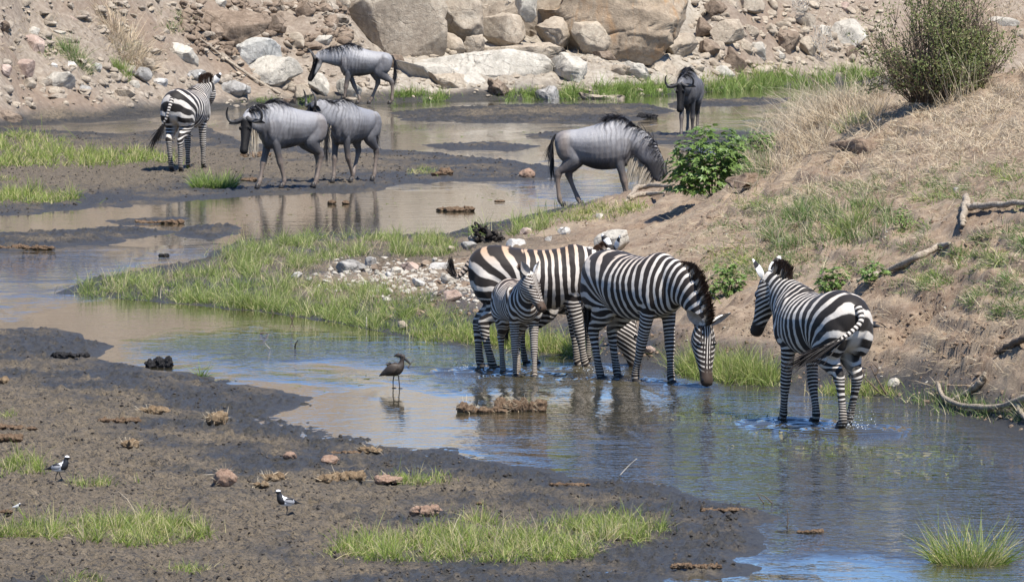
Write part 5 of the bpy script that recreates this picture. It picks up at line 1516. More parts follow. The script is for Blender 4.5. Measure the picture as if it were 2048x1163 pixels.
twig("forked twig leaning at the bank foot behind the right zebra", [[(1765, 790), (1740, 765), (1722, 748)], [(1772, 788), (1750, 750), (1740, 728)], [(1750, 750), (1756, 738), (1745, 724)]], .012)
twig("pale straw stem standing in the shallows above the near mud point", [[(1238, 952), (1258, 930), (1274, 916)]], .006, M_ROOT)
twig("bent straw poking out of the water off the near mud point", [[(1528, 1006), (1518, 992), (1514, 985)], [(1545, 1006), (1530, 992), (1516, 986)]], .006)
twig("thin dark stem standing in the water at the near mud's tip", [[(1574, 1056), (1576, 1035), (1574, 1018)]], .006)
twig("small dark stick poking from the water left of the wading brown bird", [[(590, 694), (592, 686), (596, 680)]], .012, M_DARKWOOD)
twig("dark stick in the water near the spit's left sedge", [[(584, 642), (586, 632), (590, 624)], [(584, 638), (580, 630), (581, 624)]], .008)
twig("brown stub in the water left of the dark stick", [[(546, 628), (544, 622), (542, 618)]], .012)
twig("pale broken reed standing in the water before the spit's sedge", [[(733, 656), (733, 646), (733, 634)]], .013, M_ROOT)
twig("thin straw slanting out of the water beside the wading brown bird", [[(815, 735), (822, 726), (829, 718)]], .006)
twig("tiny stick floating left of the small dark stick", [[(520, 667), (528, 665), (540, 668)]], .010)
twig("yellow straw slanting above the mud left of centre", [[(540, 697), (534, 691), (530, 686)]], .006, M_ROOT)
# bare roots hanging on the far bank
for lab, x0, y0, L in [("pale bare roots hanging down the cliff gap at the top centre", 1030, 2, 34), ("grey bare roots hanging left of the tipped boulder", 1645, 52, 60), ("grey bare roots at the top of the right rock pile", 1600, 0, 34)]:
    rng = np.random.default_rng(int(x0)); g0 = G(x0, y0 + L); d = g0[1] - .45; ps = []
    first = PD(x0, y0 + L * .5, d)
    for i in range(16):
        xx = x0 + rng.uniform(-18, 18); n = 6
        line = np.array([PD(xx + (j / 5) * rng.uniform(-16, 22), y0 + L * (j / 5) * rng.uniform(.7, 1.05), d - .1 * rng.random()) for j in range(n)]) - first
        ps.append(tube(line, np.linspace(.014, .005, n), 12, 5, .03, i))
    V, Fc = merge(ps); o = link("bare_roots", mesh_from("bare_roots", V, Fc), M_ROOT); o.location = first
    tag(o, lab, "roots")

# --- leafy plants with big lobed leaves
def leaf_material(name, a, b, back=.35):
    k = NT(name); oi = k.n("ObjectInfo").outputs["Random"]
    c = k.mix(oi, a, b); c = k.mix(k.ramp(k.noise(k.coord(), 9, 3, .6), [(.4, 0.0), (.7, .35)]), c, (.24, .28, .09))
    k.put(k.b.inputs["Base Color"], c); k.b.inputs["Roughness"].default_value = .42; k.b.inputs["Specular IOR Level"].default_value = .4
    tr = k.n("BsdfTranslucent"); k.l(c, tr.inputs[0]); mx = k.n("MixShader"); mx.inputs[0].default_value = back
    k.l(k.b.outputs[0], mx.inputs[1]); k.l(tr.outputs[0], mx.inputs[2]); k.l(mx.outputs[0], k.t.nodes["Material Output"].inputs[0])
    return k.m
M_LEAF = leaf_material("lobed_leaf", (.115, .195, .045), (.22, .33, .09))
M_SHRUBLEAF = blade_material("small_shrub_leaf", (.13, .16, .05), (.30, .34, .13), (.40, .35, .19), .14, .40)
def lobed_leaf():
    V = [(0, 0, 0)]
    prof = [(-8, .0), (10, .55), (38, .42), (55, .85), (76, .50), (90, 1.0)]
    ang = [0] + [a for a, _ in prof[1:]] + [180 - a for a, _ in prof[1:-1]][::-1] + [180]
    rad = [.25] + [r for _, r in prof[1:]] + [r for _, r in prof[1:-1]][::-1] + [.25]
    for a, r in zip(ang, rad):
        t = math.radians(a); V.append((math.cos(t) * r * .5, .12 + math.sin(t) * r * .62, -.10 * r * r + .06 * abs(math.cos(t)) * r))
    n = len(V)
    F_ = [(0, i, i + 1) for i in range(1, n - 1)] + [(0, n - 1, 1)]
    me = mesh_from("leaf", V, np.array(F_), False); me.materials.append(M_LEAF); return me
LEAF_ME = lobed_leaf()
def leafy(name, label, px, py, w, h, depth, nleaf, size, nstem, seed, cat="bush", group=None):
    rng = np.random.default_rng(seed)
    c = G(px, py); root = empty(name, c); tag(root, label, cat, group)
    ps = []; tips = []
    for i in range(nstem):
        a = rng.uniform(0, 6.28); q = math.sqrt(rng.random())
        tip = np.array([math.cos(a) * q * w * .45, math.sin(a) * q * depth * .45, h * rng.uniform(.55, .95) * (1 - .35 * q * q)])
        mid = tip * np.array([.45, .45, .6]) + rng.normal(0, .02, 3)
        line = np.array([[tip[0] * .1, tip[1] * .1, -.03], mid, tip])
        line = line * .8; ps.append(tube(line, [.008, .006, .003], 10, 5, 0, i)); tips.append(line)
    V, Fc = merge(ps); link("stem", mesh_from("stem", V, Fc), M_TWIG, root)
    for i in range(nleaf):
        v = unit(rng.normal(0, 1, 3) + np.array([0, -.25, .25])); v[2] = abs(v[2]); rr = rng.uniform(.45, 1.0) ** .6 * (1 + .22 * fbm3(v[None] * 2.3, 2, seed)[0])
        p = v * rr * np.array([w * .5, depth * .5, h * .92]) + np.array([0, 0, h * .04])
        out = unit(np.array([p[0] / w, p[1] / depth, .25]) + rng.normal(0, .35, 3))
        o = link("leaf", LEAF_ME, None, root)
        zf = unit(np.array([0, 0, 1.0]) + out * .55 + rng.normal(0, .3, 3)); y = unit(out - (out @ zf) * zf); x = np.cross(y, zf); s = size * rng.uniform(.6, 1.25)
        o.matrix_local = Matrix(((x[0] * s, y[0] * s, zf[0] * s, p[0]), (x[1] * s, y[1] * s, zf[1] * s, p[1]), (x[2] * s, y[2] * s, zf[2] * s, p[2]), (0, 0, 0, 1)))
    # the inner mass of the same leaves
    L0 = np.array([v.co[:] for v in LEAF_ME.vertices]); F0 = np.array([p.vertices[:] for p in LEAF_ME.polygons]); VV = []; FF = []; m = nleaf * 3
    for i in range(m):
        v = unit(rng.normal(0, 1, 3)); v[2] = abs(v[2]); rr = rng.uniform(.2, .97) ** .6 * (1 + .22 * fbm3(v[None] * 2.3, 2, seed)[0])
        p = v * rr * np.array([w * .5, depth * .5, h * .92]) + np.array([0, 0, h * .02])
        zf = unit(np.array([0, -.2, 1.0]) + v * .6 + rng.normal(0, .4, 3)); y = unit(np.cross(zf, rng.normal(0, 1, 3))); x = np.cross(y, zf); s = size * rng.uniform(.45, 1.0)
        VV.append(p + s * (L0[:, :1] * x + L0[:, 1:2] * y + L0[:, 2:] * zf)); FF.append(F0 + i * len(L0))
    me = mesh_from("foliage", np.concatenate(VV), np.concatenate(FF), False); me.materials.append(M_LEAF)
    o = link("foliage", me, None, root); o["kind"] = "stuff"
    return root
leafy("leafy_bush", "bright green broad leaved bush on the bank hiding the grazing wildebeest's head", 1424, 386, 1.26, .92, .9, 290, .20, 22, 1)
leafy("leafy_bush", "smaller broad leaved growth right behind the bright green bush", 1525, 300, .85, .34, .5, 90, .13, 12, 2)
leafy("leafy_plant", "leafy weed on the slope left of the right zebra's head", 1455, 594, .50, .44, .3, 70, .125, 9, 3, "plant")
leafy("leafy_plant", "leafy weed above the right zebra's back", 1668, 582, .46, .30, .3, 50, .12, 8, 4, "plant")
leafy("leafy_plant", "leafy weed at the lower end of the half sunk grey log", 1745, 562, .36, .22, .3, 36, .11, 6, 5, "plant")
leafy("leafy_plant", "dark green seedling bush in the grass of the upper bank", 1806, 455, .28, .26, .25, 70, .05, 9, 6, "plant")
leafy("leafy_plant", "small green sprig in front of the far channel by the bank edge", 1462, 284, .3, .22, .2, 30, .06, 6, 7, "plant")

# --- the big shrub on the crest: hundreds of fine twigs, thousands of tiny leaves
def shrub(label, px, py, w, h, depth, seed, ntw=230, nl=9000):
    rng = np.random.default_rng(seed); c = G(px, py); root = empty("thorn_shrub", c); tag(root, label, "shrub")
    tw = []; ps = []
    for i in range(ntw):
        v = unit(rng.normal(0, 1, 3)); v[2] = abs(v[2]) * .9 + .08; rr = rng.uniform(.62, 1.0) * (1 + .28 * fbm3(v[None] * 2.1 + 3, 2, seed)[0])
        tip = v * rr * np.array([w * .56, depth * .56, h]); a = math.atan2(v[1], v[0]); q = rng.random() ** .5 * .24
        b = np.array([math.cos(a) * q * w, math.sin(a) * q * depth, -.04])
        mid = b * .5 + tip * .5 + rng.normal(0, .07, 3) + np.array([0, 0, .04 + .06 * (1 - v[2])])
        ln = catmull(np.stack([b, mid, tip]), 8); tw.append(ln)
        ps.append(loft(ln, np.linspace(.008, .002, 8), np.linspace(.008, .002, 8), (1, .3, .1), 5))
        for k_ in range(3):
            j = rng.integers(3, 8); d2 = unit(unit(ln[-1] - ln[0]) + rng.normal(0, .55, 3)); L = rng.uniform(.12, .34)
            l2 = np.stack([ln[j] + d2 * L * t for t in np.linspace(0, 1, 5)]) + np.array([0, 0, 1.0]) * (np.linspace(0, 1, 5) ** 2 * .06)[:, None]
            tw.append(np.concatenate([l2, l2[2:]])); ps.append(loft(l2, np.linspace(.006, .002, 5), np.linspace(.006, .002, 5), (1, .3, .1), 4))
    V, Fc = merge(ps); link("branches", mesh_from("branches", V, Fc), M_TWIG, root)
    # leaves thicken in clumps along the twigs
    TW = np.concatenate([t[2:] for t in tw])
    dens = np.clip(fbm3(TW * 3.2, 3, seed) * 2.4 + .6, .04, 1) * smooth(-.08, .12, TW[:, 2])
    idx = rng.choice(len(TW), nl, p=dens / dens.sum())
    pos = TW[idx] + rng.normal(0, .028, (nl, 3)); d = rng.normal(0, 1, (nl, 3)); d[:, 2] += .5
    V, Q, al, bi = blades(pos, d, rng.uniform(.022, .045, nl), .017, 0, 2, rng, .2, None, .4)
    me = mesh_from("leaves", V, Q); fattr(me, "along", al); fattr(me, "var", rng.random(nl)[bi]); fattr(me, "var2", rng.random(nl)[bi])
    o = link("leaves", me, M_SHRUBLEAF, root); o["kind"] = "stuff"
    return root
shrub("big dark green twiggy shrub on the crest of the right bank", 1880, 198, 1.66, 1.62, 1.2, 5, 300, 17000)

grass("low green grass on the slope above the drinking zebras", [(1290, 560), (1360, 500), (1440, 440), (1480, 470), (1420, 560), (1340, 600)], 3200, (.04, .12), .007, 'dull', 91, lean=1.0, clump=.8)
grass("grass clumps in the middle of the slope under the log", [(1560, 560), (1640, 500), (1760, 470), (1860, 440), (1880, 490), (1780, 540), (1660, 560)], 4200, (.05, .18), .008, 'dull', 92, lean=.8, clump=.8)
grass("straw tufts on the lower right of the bank", [(1760, 660), (1880, 600), (2060, 650), (2060, 760), (1900, 740)], 2600, (.05, .18), .006, 'straw', 93, lean=1.1, clump=.9)
grass("dry grass fringe at the burrow and above the grassy middle", [(1560, 400), (1640, 330), (1800, 320), (2060, 290), (2060, 340), (1800, 370), (1640, 400)], 7000, (.06, .22), .007, 'straw', 94, lean=1.0, clump=.6)

grass("green weeds on the slope left of the right zebra", [(1380, 600), (1420, 500), (1500, 470), (1520, 520), (1440, 610)], 3600, (.05, .16), .009, 'fresh', 95, lean=.9, clump=.8)
grass("dark green weeds dotted over the right slope", [ell(1810, 450, 40, 18), ell(1700, 545, 30, 12), ell(1960, 520, 60, 22), ell(1880, 400, 60, 14), ell(2010, 350, 40, 16), ell(1640, 420, 50, 18), ell(1500, 400, 40, 20), ell(1870, 560, 40, 14)], 5200, (.05, .20), .009, 'sedge', 96, lean=.8, clump=.5)

grass("thin dry stems and seed heads standing in the spit's grass", [(150, 585), (260, 555), (430, 530), (460, 500), (600, 476), (900, 476), (890, 512), (700, 514), (640, 550), (820, 580), (900, 640), (660, 636), (400, 604)], 2400, (.2, .42), .004, 'straw', 97, lean=.35, droop=.5, clump=.3)
grass("thin dry stems standing in the near grass mats", [(20, 1062), (300, 1036), (420, 1062), (200, 1084), (40, 1072)], 420, (.14, .30), .004, 'straw', 98, lean=.4, clump=.2)
grass("thin dry stems standing in the centre grass mat", [(660, 1104), (860, 1068), (1100, 1060), (1320, 1050), (1200, 1110), (900, 1122)], 900, (.14, .30), .004, 'straw', 99, lean=.4, clump=.2)
# ------------------------------------------------------------------ the herd
def yaw_side(deg):
    a = math.radians(deg); return (-math.sin(a), math.cos(a), 0)
def at(px, py, z): 
    p = P(px, py, 0.0); p[2] = z; return p
R = math.radians
GZEB = "zebras in and beside the river"; GGNU = "wildebeest on the river flats"
animal('zebra', 'zebra', "adult zebra walking away up the far mud flat, left of the wildebeest, tail swung left", at(374, 349, .055), R(73), GZEB, 1.12,
       legs=dict(FL=foreleg(-.02), FR=foreleg(.06), HL=hindleg(.10), HR=hindleg(-.04)),
       neck=[(.66, 0, 1.14), (.82, -.02, 1.22), (.93, -.04, 1.27)], head=(.66, .34, -.67), hyaw=yaw_side(27),
       tail=[(-.655, 0, 1.13), (-.73, .02, 1.0), (-.75, .07, .82), (-.73, .18, .66)], tuft=(.36, .35), tint=.25, seed=11)
animal('zebra', 'zebra', "adult zebra with rusty back drinking in the river behind the foal", at(1072, 734, -.06), R(4), GZEB, 1.06,
       legs=dict(FL=foreleg(.05), FR=foreleg(.11), HL=hindleg(-.02, .04, .0), HR=hindleg(.09)),
       neck=[(.69, 0, .97), (.83, 0, .76), (.90, -.02, .53)], head=(.22, 0, -.97), hyaw=(0, 1, 0),
       tail=[(-.655, 0, 1.10), (-.73, .0, 1.0), (-.79, .0, .96), (-.82, .0, 1.0)], tuft=(.17, -1.6), tint=.95, brown=.1, belly=1.05, seed=12)
animal('zebra', 'zebra', "zebra mostly hidden behind the drinking zebras, only its ears and mane showing", at(1122, 722, -.05), R(42), GZEB, .84,
       neck=[(.66, 0, 1.18), (.80, 0, 1.32), (.86, 0, 1.43)], head=(.6, .0, -.8), hyaw=(0, 1, 0), tint=.5, seed=13)
animal('zebra', 'zebra', "adult zebra in front drinking with head lowered to the water", at(1270, 761, -.06), R(-54), GZEB, 1.09,
       legs=dict(FL=foreleg(.04), FR=foreleg(-.24), HL=hindleg(.12), HR=hindleg(.12)),
       neck=[(.70, 0, 1.0), (.90, 0.02, .84), (1.02, .03, .63)], head=(.18, -.06, -.97), hyaw=yaw_side(-13),
       ears=[(1.9, .7), (1.5, .8)], tint=.45, brown=.12, belly=1.06, girth=1.03, seed=14)
animal('zebra', 'zebra', "zebra foal standing in front of the rusty backed adult", at(1036, 748, -.05), R(-78), GZEB, .83,
       legs=dict(FL=foreleg(.10), FR=foreleg(.0), HL=hindleg(.06), HR=hindleg(.10)),
       neck=[(.60, 0, 1.17), (.74, -.02, 1.27), (.82, -.04, 1.33)], head=(.42, .30, -.86), hyaw=yaw_side(36), girth=.90,
       tint=.5, brown=.55, young=True, seed=15)
animal('zebra', 'zebra', "adult zebra wading away along the right bank, tail swept across its flank", at(1640, 848, -.05), R(118), GZEB, 1.05,
       legs=dict(FL=foreleg(.10), FR=foreleg(-.12, .02), HL=hindleg(-.04, .16, .03), HR=hindleg(.20)),
       neck=[(.64, 0, 1.15), (.78, .01, 1.25), (.86, .02, 1.31)], head=(.40, .06, -.91), hyaw=yaw_side(14),
       tail=[(-.655, 0, 1.15), (-.745, .02, 1.02), (-.745, .20, .88), (-.68, .40, .78)], tuft=(.38, .15), tint=.2, seed=16)
animal('wildebeest', 'wildebeest', "grey wildebeest walking left along the rocks of the far shore", at(729, 211, .03), R(180), GGNU, .96,
       legs=dict(FL=foreleg(.10), FR=foreleg(-.28), HL=hindleg(-.10), HR=hindleg(.40, .1)),
       neck=[(.68, 0, 1.10), (.90, 0, 1.10), (1.06, 0, 1.07)], head=(.35, 0, -.94), hyaw=(0, 1, 0), beard=False, belly=1.06, seed=21)
animal('wildebeest', 'wildebeest', "wildebeest walking towards the front of the flat with its black face turned to us", at(581, 381, .05), R(217), GGNU, 1.03,
       legs=dict(FL=foreleg(-.20), FR=foreleg(.16), HL=hindleg(.10), HR=hindleg(-.03)),
       neck=[(.66, 0, 1.09), (.83, .06, 1.10), (.95, .16, 1.10)], head=(.30, .28, -.91), hyaw=yaw_side(38), rear_tint=.6, belly=1.16, seed=22)
animal('wildebeest', 'wildebeest', "wildebeest following close behind the leading one, head hidden by its rump", at(706, 369, .05), R(238), GGNU, 1.0,
       legs=dict(FL=foreleg(-.22, .04), FR=foreleg(.06), HL=hindleg(.02), HR=hindleg(.42, .08)),
       neck=[(.62, -.04, 1.13), (.78, -.10, 1.22), (.86, -.16, 1.27)], head=(.50, -.42, -.76), hyaw=yaw_side(-40), dark=.10, belly=1.14, seed=23)
animal('wildebeest', 'wildebeest', "big bellied wildebeest grazing with its head down behind the green bush", at(1192, 416, .03), R(-4), GGNU, .99,
       legs=dict(FL=foreleg(.10), FR=foreleg(.16), HL=hindleg(.26), HR=hindleg(-.03)),
       neck=[(.66, 0, .98), (.88, 0, .72), (1.0, 0, .46)], head=(.75, 0, -.66), hyaw=(0, 1, 0), rear_tint=1.0, belly=1.34, seed=24)
animal('wildebeest', 'wildebeest', "dark wildebeest walking straight towards us through the far channel", at(1379, 271, -.03), R(-99), GGNU, .98,
       legs=dict(FL=foreleg(-.10), FR=foreleg(.18), HL=hindleg(.05), HR=hindleg(.2)),
       neck=[(.66, 0, 1.08), (.86, -.02, 1.09), (1.0, -.04, 1.09)], head=(.30, 0, -.95), hyaw=yaw_side(-6), beard=False, dark=.55, seed=25)
# ------------------------------------------------------------------ dung, birds, splashes, floating scraps
def dung_material(name, lo, mid, hi):
    k = NT(name); co = k.coord()
    n = k.noise(co, 22, 5, .7); f = k.noise(k.mapping(co, (60, 60, 14)), 1.4, 4, .7)
    c = k.ramp(k.math('ADD', k.math('MULTIPLY', n, .5), k.math('MULTIPLY', f, .5)), [(.34, lo), (.5, mid), (.65, hi)])
    return k.out(c, .95, k.bump(f, 1.0, .02), .1)
DM = dict(straw=dung_material("straw_dung", (.085, .058, .035), (.20, .140, .085), (.34, .255, .160)), brown=dung_material("brown_dung", (.060, .040, .026), (.135, .090, .058), (.24, .17, .11)),
          pink=dung_material("dry_reddish_dung", (.17, .105, .072), (.30, .20, .145), (.40, .29, .215)), black=dung_material("black_wet_dung", (.010, .010, .011), (.026, .025, .026), (.07, .066, .064)))
def dung(label, px, py, w, h, mat, seed, lumps=1, rough=.10, name="dung_ball", fibres=0, spread=1.0):
    rng = np.random.default_rng(seed); c = G(px, py); s = scale_at(c); W = w / s; Hh = h / s
    u, f = ico(4); VV = []; FF = []; k = 0
    for i in range(lumps):
        if lumps == 1: off = np.zeros(3); rx, rz = W / 2, Hh * .55
        else:
            t = (i + .5) / lumps - .5
            rx = W / lumps * rng.uniform(.55, .95); rz = Hh * rng.uniform(.28, .58); off = np.array([t * W * .86, rng.normal(0, .35) * rx, 0])
        v = u * np.array([rx, rx * rng.uniform(.75, 1.05), rz])
        for _ in range(4):
            n = rng.normal(0, 1, 3); n /= np.linalg.norm(n); hh = v @ n; v = v - np.clip(hh - np.quantile(hh, .86), 0, None)[:, None] * n * .8
        nn = unit_(v); v = v + nn * (fbm3(v / rx * 2.2 + seed + i * 5, 4, seed % 40) * rx * rough * 3.4 + fbm3(v / rx * 9 + i, 2, 5) * rx * .09)[:, None]
        v = v + off + np.array([0, 0, rz * .52]); VV.append(v); FF.append(f + k); k += len(u)
    me = mesh_from(name, np.concatenate(VV), np.concatenate(FF)); me.materials.append(DM[mat])
    o = link(name, me); o.location = c
    tag(o, label, "dung", "elephant dung on the mud")
    if fibres:
        V0 = np.concatenate(VV); idx = rng.integers(0, len(V0), fibres)
        V, Q, al, bi = blades(V0[idx], unit_(V0[idx] - np.array([0, 0, Hh * .2])) + rng.normal(0, .7, (fibres, 3)), rng.uniform(.03, .10, fibres), .006, 0, 2, rng, .2)
        m2 = mesh_from("fibres", V, Q); fattr(m2, "along", al); fattr(m2, "var", rng.random(fibres)[bi]); fattr(m2, "var2", rng.random(fibres)[bi]); m2.materials.append(MG['straw'])
        fo = link("fibres", m2, None, o); fo["kind"] = "stuff"
    return o
dung("cracked round dung ball standing alone left of centre on the near mud", 451, 967, 46, 36, 'pink', 1, 1, .07, fibres=70)
dung("straw coloured round dung ball on the dark mud, upper middle", 436, 846, 48, 28, 'straw', 2, 1, .08, fibres=90)
dung("flat topped straw dung heap left of the straw coloured ball", 304, 826, 62, 22, 'straw', 3, 3, .12, fibres=60)
dung("small brown dung clump left, below the flat topped heap", 260, 893, 28, 18, 'straw', 4, 2, .12, fibres=30)
dung("thin brown dung smear on the dark mud at left", 240, 844, 84, 12, 'brown', 5, 6, .15)
dung("black wet heap lying in the water's edge at left", 318, 734, 54, 30, 'black', 6, 5, .22)
dung("black flat scum lump on the mud tip upper left", 140, 712, 80, 10, 'black', 7, 6, .15)
dung("dark dung heap at the left edge, upper", 20, 858, 110, 16, 'brown', 8, 5, .15)
dung("dark dung heap at the left edge, lower", 10, 880, 70, 18, 'brown', 9, 4, .15)
dung("tan dung lump at the left edge of the mud above the others", 6, 766, 26, 16, 'straw', 10, 1)
dung("straw dung clump right of the cracked ball", 545, 962, 54, 22, 'straw', 11, 3, .15, fibres=90)
dung("broken dung crumbs at the front of the straw clump", 522, 970, 30, 12, 'straw', 111, 2, .12, fibres=30)
dung("small reddish dung lump, upper of the two", 580, 914, 30, 14, 'pink', 12, 1, .08)
dung("larger reddish dung lump right of the small one", 662, 924, 42, 18, 'pink', 13, 1, .08)
dung("pile of broken straw dung in a row beside the small grass patch", 684, 960, 86, 24, 'straw', 14, 4, .15, fibres=90)
dung("round dung lump in the small grass patch", 778, 962, 50, 18, 'pink', 15, 2, .10, fibres=20)
dung("brown dung at the water's edge above the reddish lumps", 740, 902, 42, 14, 'straw', 16, 2, .12, fibres=30)
dung("flat dung trail left of the water's edge dung", 690, 906, 60, 8, 'brown', 17, 5, .15)
dung("pale dung clod with cast soil above the centre grass mat", 852, 1028, 58, 22, 'pink', 18, 3, .16, fibres=20)
dung("large fibrous dung pile in the water, right half", 1040, 822, 112, 34, 'brown', 19, 6, .10, fibres=160)
dung("rounded dung ball at the left end of the pile in the water", 934, 824, 38, 32, 'brown', 20, 2, .10, fibres=50)
dung("low dung bridging the two heaps in the water", 984, 824, 60, 16, 'brown', 21, 4, .12, fibres=30)
dung("brown scum mound in the shallows at the near mud's tip", 1622, 1064, 56, 9, 'brown', 22, 4, .15)
dung("dark dung on the far mud bar left of the dark wildebeest", 1296, 236, 40, 12, 'black', 23, 3, .15)
dung("round dung ball on the far mud left of the grazing wildebeest", 1054, 354, 32, 20, 'pink', 24, 1, .06, fibres=20)
dung("brown dung heap on the far mud behind the following wildebeest", 884, 350, 38, 18, 'brown', 25, 2, .14)
dung("dung row lying in the far water above the spit", 912, 422, 80, 12, 'brown', 26, 4, .14)
dung("small dung stump in the far water, below the leading wildebeest's hind leg", 664, 408, 18, 9, 'brown', 27, 1)
dung("small dung stump in the far water, right of the other stump", 692, 408, 16, 8, 'brown', 28, 1)
dung("tiny dung in the far water near the grazing wildebeest", 998, 403, 20, 5, 'brown', 29, 2)
dung("dung heap behind the leading wildebeest's head", 508, 316, 60, 16, 'brown', 30, 4, .14)
dung("dung on the mud before the leading wildebeest's grass clump", 500, 362, 26, 12, 'brown', 31, 2, .14)
dung("long brown weed heap on the mud strip at the left edge", 50, 498, 130, 10, 'brown', 32, 8, .18)
dung("brown weed heap on the mud bar in mid stream at left", 320, 446, 110, 8, 'brown', 33, 7, .18)
dung("dark lump in the water above the spit's tall grass", 328, 513, 22, 7, 'black', 34, 2)
dung("dark brown crumbs on the mud at the far right of the near flat", 1450, 1020, 110, 9, 'brown', 35, 9, .2)
dung("brown crumbs near the bottom of the near flat's tip", 1390, 1134, 110, 12, 'brown', 36, 9, .2)
dung("dark crumbs along the near waterline before the water pile", 1140, 968, 90, 7, 'brown', 37, 8, .2)
dung("small dark crumb below the second plover's tail", 966 / 2 + 950 / 2, 1002, 12, 5, 'brown', 38, 2)
dung("dark crumb beside the small grey bird at the left edge", 12, 1024, 22, 7, 'brown', 39, 2)

# ---- birds
M_BW = plain("white_feathers", (.72, .71, .70), .7, .08); M_BB = plain("black_feathers", (.012, .012, .014), .5, .3); M_BG = plain("grey_feathers", (.33, .33, .34), .7, .15, 30)
M_BRN = plain("dark_brown_feathers", (.034, .025, .019), .6, .5, 30); M_LEGB = plain("dark_bird_leg", (.03, .028, .026), .5); M_BRN2 = plain("paler_brown_wing", (.055, .041, .031), .6, .4, 40)
def bl(parts): V, Fc = merge(parts); return V, Fc
def sweep(pts, rz, ry, n=20, seg=14):
    q = catmull(np.concatenate([np.asarray(pts, float), np.asarray(rz, float)[:, None], np.asarray(ry, float)[:, None]], 1), n)
    sd = (0, 1, 0)
    return loft(q[:, :3], q[:, 3], q[:, 4], sd, seg)
def bird_leg(hip, knee, foot, r, mat, root):
    parts = [sweep([hip, knee, foot], [r * 1.5, r * 1.2, r], [r * 1.5, r * 1.2, r], 10, 6)]
    for a in (-.6, 0, .6, 3.14):
        L = .045 if a != 3.14 else .018
        parts.append(sweep([foot, np.array(foot) + np.array([math.cos(a) * L * .6, math.sin(a) * L * .6, .004]), np.array(foot) + np.array([math.cos(a) * L, math.sin(a) * L, -.002])], [r, r * .8, r * .5], [r, r * .8, r * .5], 6, 5))
    V, Fc = bl(parts); return link("leg", mesh_from("leg", V, Fc), mat, root)
def plover(label, px, py, heading, step, seed, s=1.0):
    root = empty("plover", G(px, py), heading, s); tag(root, label, "bird", "black and white plovers on the mud")
    V, Fc = skin([sweep([(-.13, 0, .165), (-.08, 0, .17), (0, 0, .178), (.06, 0, .20), (.085, 0, .245), (.092, 0, .285), (.105, 0, .305), (.13, 0, .300)], [.012, .035, .055, .056, .040, .026, .028, .008], [.012, .03, .05, .05, .036, .024, .026, .008], 30, 16),
                  ball((.105, 0, .305), (.034, .026, .028))], .005, 2)
    me = mesh_from("plover_body", V, Fc)
    for m in (M_BW, M_BB, M_BG): me.materials.append(m)
    cen = np.array([V[list(p.vertices)].mean(0) for p in me.polygons]); x, z = cen[:, 0], cen[:, 2]
    mi = np.where((z > .312) & (x > .07), 0, np.where((x > .035 - (z - .2) * .10) & (z > .15), 1, np.where(z > .185, 2, 0)))
    mi = np.where((x < .062) & (z > .235) & (z < .30), 0, mi); mi = np.where((x < .05) & (x > .01) & (z > .20), 0, mi); mi = np.where(x < -.10, 1, mi)
    me.polygons.foreach_set("material_index", mi.astype(np.int32)); link("body", me, None, root)
    for sg in (1, -1):
        V, Q, T = sweep([(.04, sg * .048, .20), (-.03, sg * .056, .195), (-.10, sg * .035, .175), (-.165, sg * .012, .158)], [.020, .036, .022, .004], [.006, .010, .008, .003], 16, 10)
        wme = mesh_from("wing", V, [Q, T]); wme.materials.append(M_BG); wme.materials.append(M_BB); wme.materials.append(M_BW)
        c = np.array([V[list(p.vertices)].mean(0) for p in wme.polygons]); wme.polygons.foreach_set("material_index", np.where(c[:, 0] < -.085, 1, np.where((c[:, 2] > .205) & (c[:, 0] < .02), 1, 0)).astype(np.int32)); link("wing", wme, None, root)
    V, Q, T = sweep([(-.10, 0, .172), (-.15, 0, .160), (-.20, 0, .150)], [.012, .008, .004], [.020, .024, .024], 8, 8); link("tail", mesh_from("tail", V, [Q, T]), M_BB, root)
    V, Q, T = sweep([(.128, 0, .304), (.15, 0, .298), (.165, 0, .292)], [.007, .005, .002], [.006, .004, .002], 6, 6); link("beak", mesh_from("beak", V, [Q, T]), M_BB, root)
    for sg, dx in ((1, step), (-1, -step)):
        bird_leg((.0, sg * .02, .14), (-.01 + dx * .4, sg * .02, .075), (.01 + dx, sg * .02, .003), .0048, M_LEGB, root)
        e = link("eye", EYE_ME, None, root); e.location = (.112, sg * .024, .306); e.scale = (.005,) * 3
    return root
plover("black and white plover striding right beside the thin grass at left", 118, 963, R(-12), .055, 1, .68)
plover("black and white plover standing alone in the middle of the near mud, facing left", 573, 1032, R(200), .01, 2, .66)
def small_bird(label, px, py, heading, s):
    root = empty("small_wader", G(px, py), heading, s); tag(root, label, "bird")
    V, Fc = skin([sweep([(-.10, 0, .07), (-.05, 0, .075), (0, 0, .085), (.035, 0, .105), (.055, 0, .125), (.075, 0, .125)], [.006, .022, .034, .03, .022, .006], [.008, .02, .032, .028, .021, .006], 22, 12)], .004, 2)
    me = mesh_from("wader_body", V, Fc); me.materials.append(M_BG); me.materials.append(M_BW); me.materials.append(M_BB)
    c = np.array([V[list(p.vertices)].mean(0) for p in me.polygons]); me.polygons.foreach_set("material_index", np.where((c[:, 0] > .02) & (c[:, 2] < .078), 1, np.where((c[:, 0] > .04) & (c[:, 2] > .135), 1, np.where(c[:, 0] > .028, 2, 0))).astype(np.int32)); link("body", me, None, root)
    for sg in (1, -1): bird_leg((0, sg * .012, .06), (-.008, sg * .012, .035), (.004, sg * .012, .002), .003, M_LEGB, root)
    V, Q, T = sweep([(.072, 0, .124), (.085, 0, .122), (.097, 0, .118)], [.004, .003, .001], [.004, .003, .001], 5, 6); link("beak", mesh_from("beak", V, [Q, T]), M_BB, root)
    return root
small_bird("tiny grey bird on the mud at the lower left edge", 34, 1020, R(20), .42)
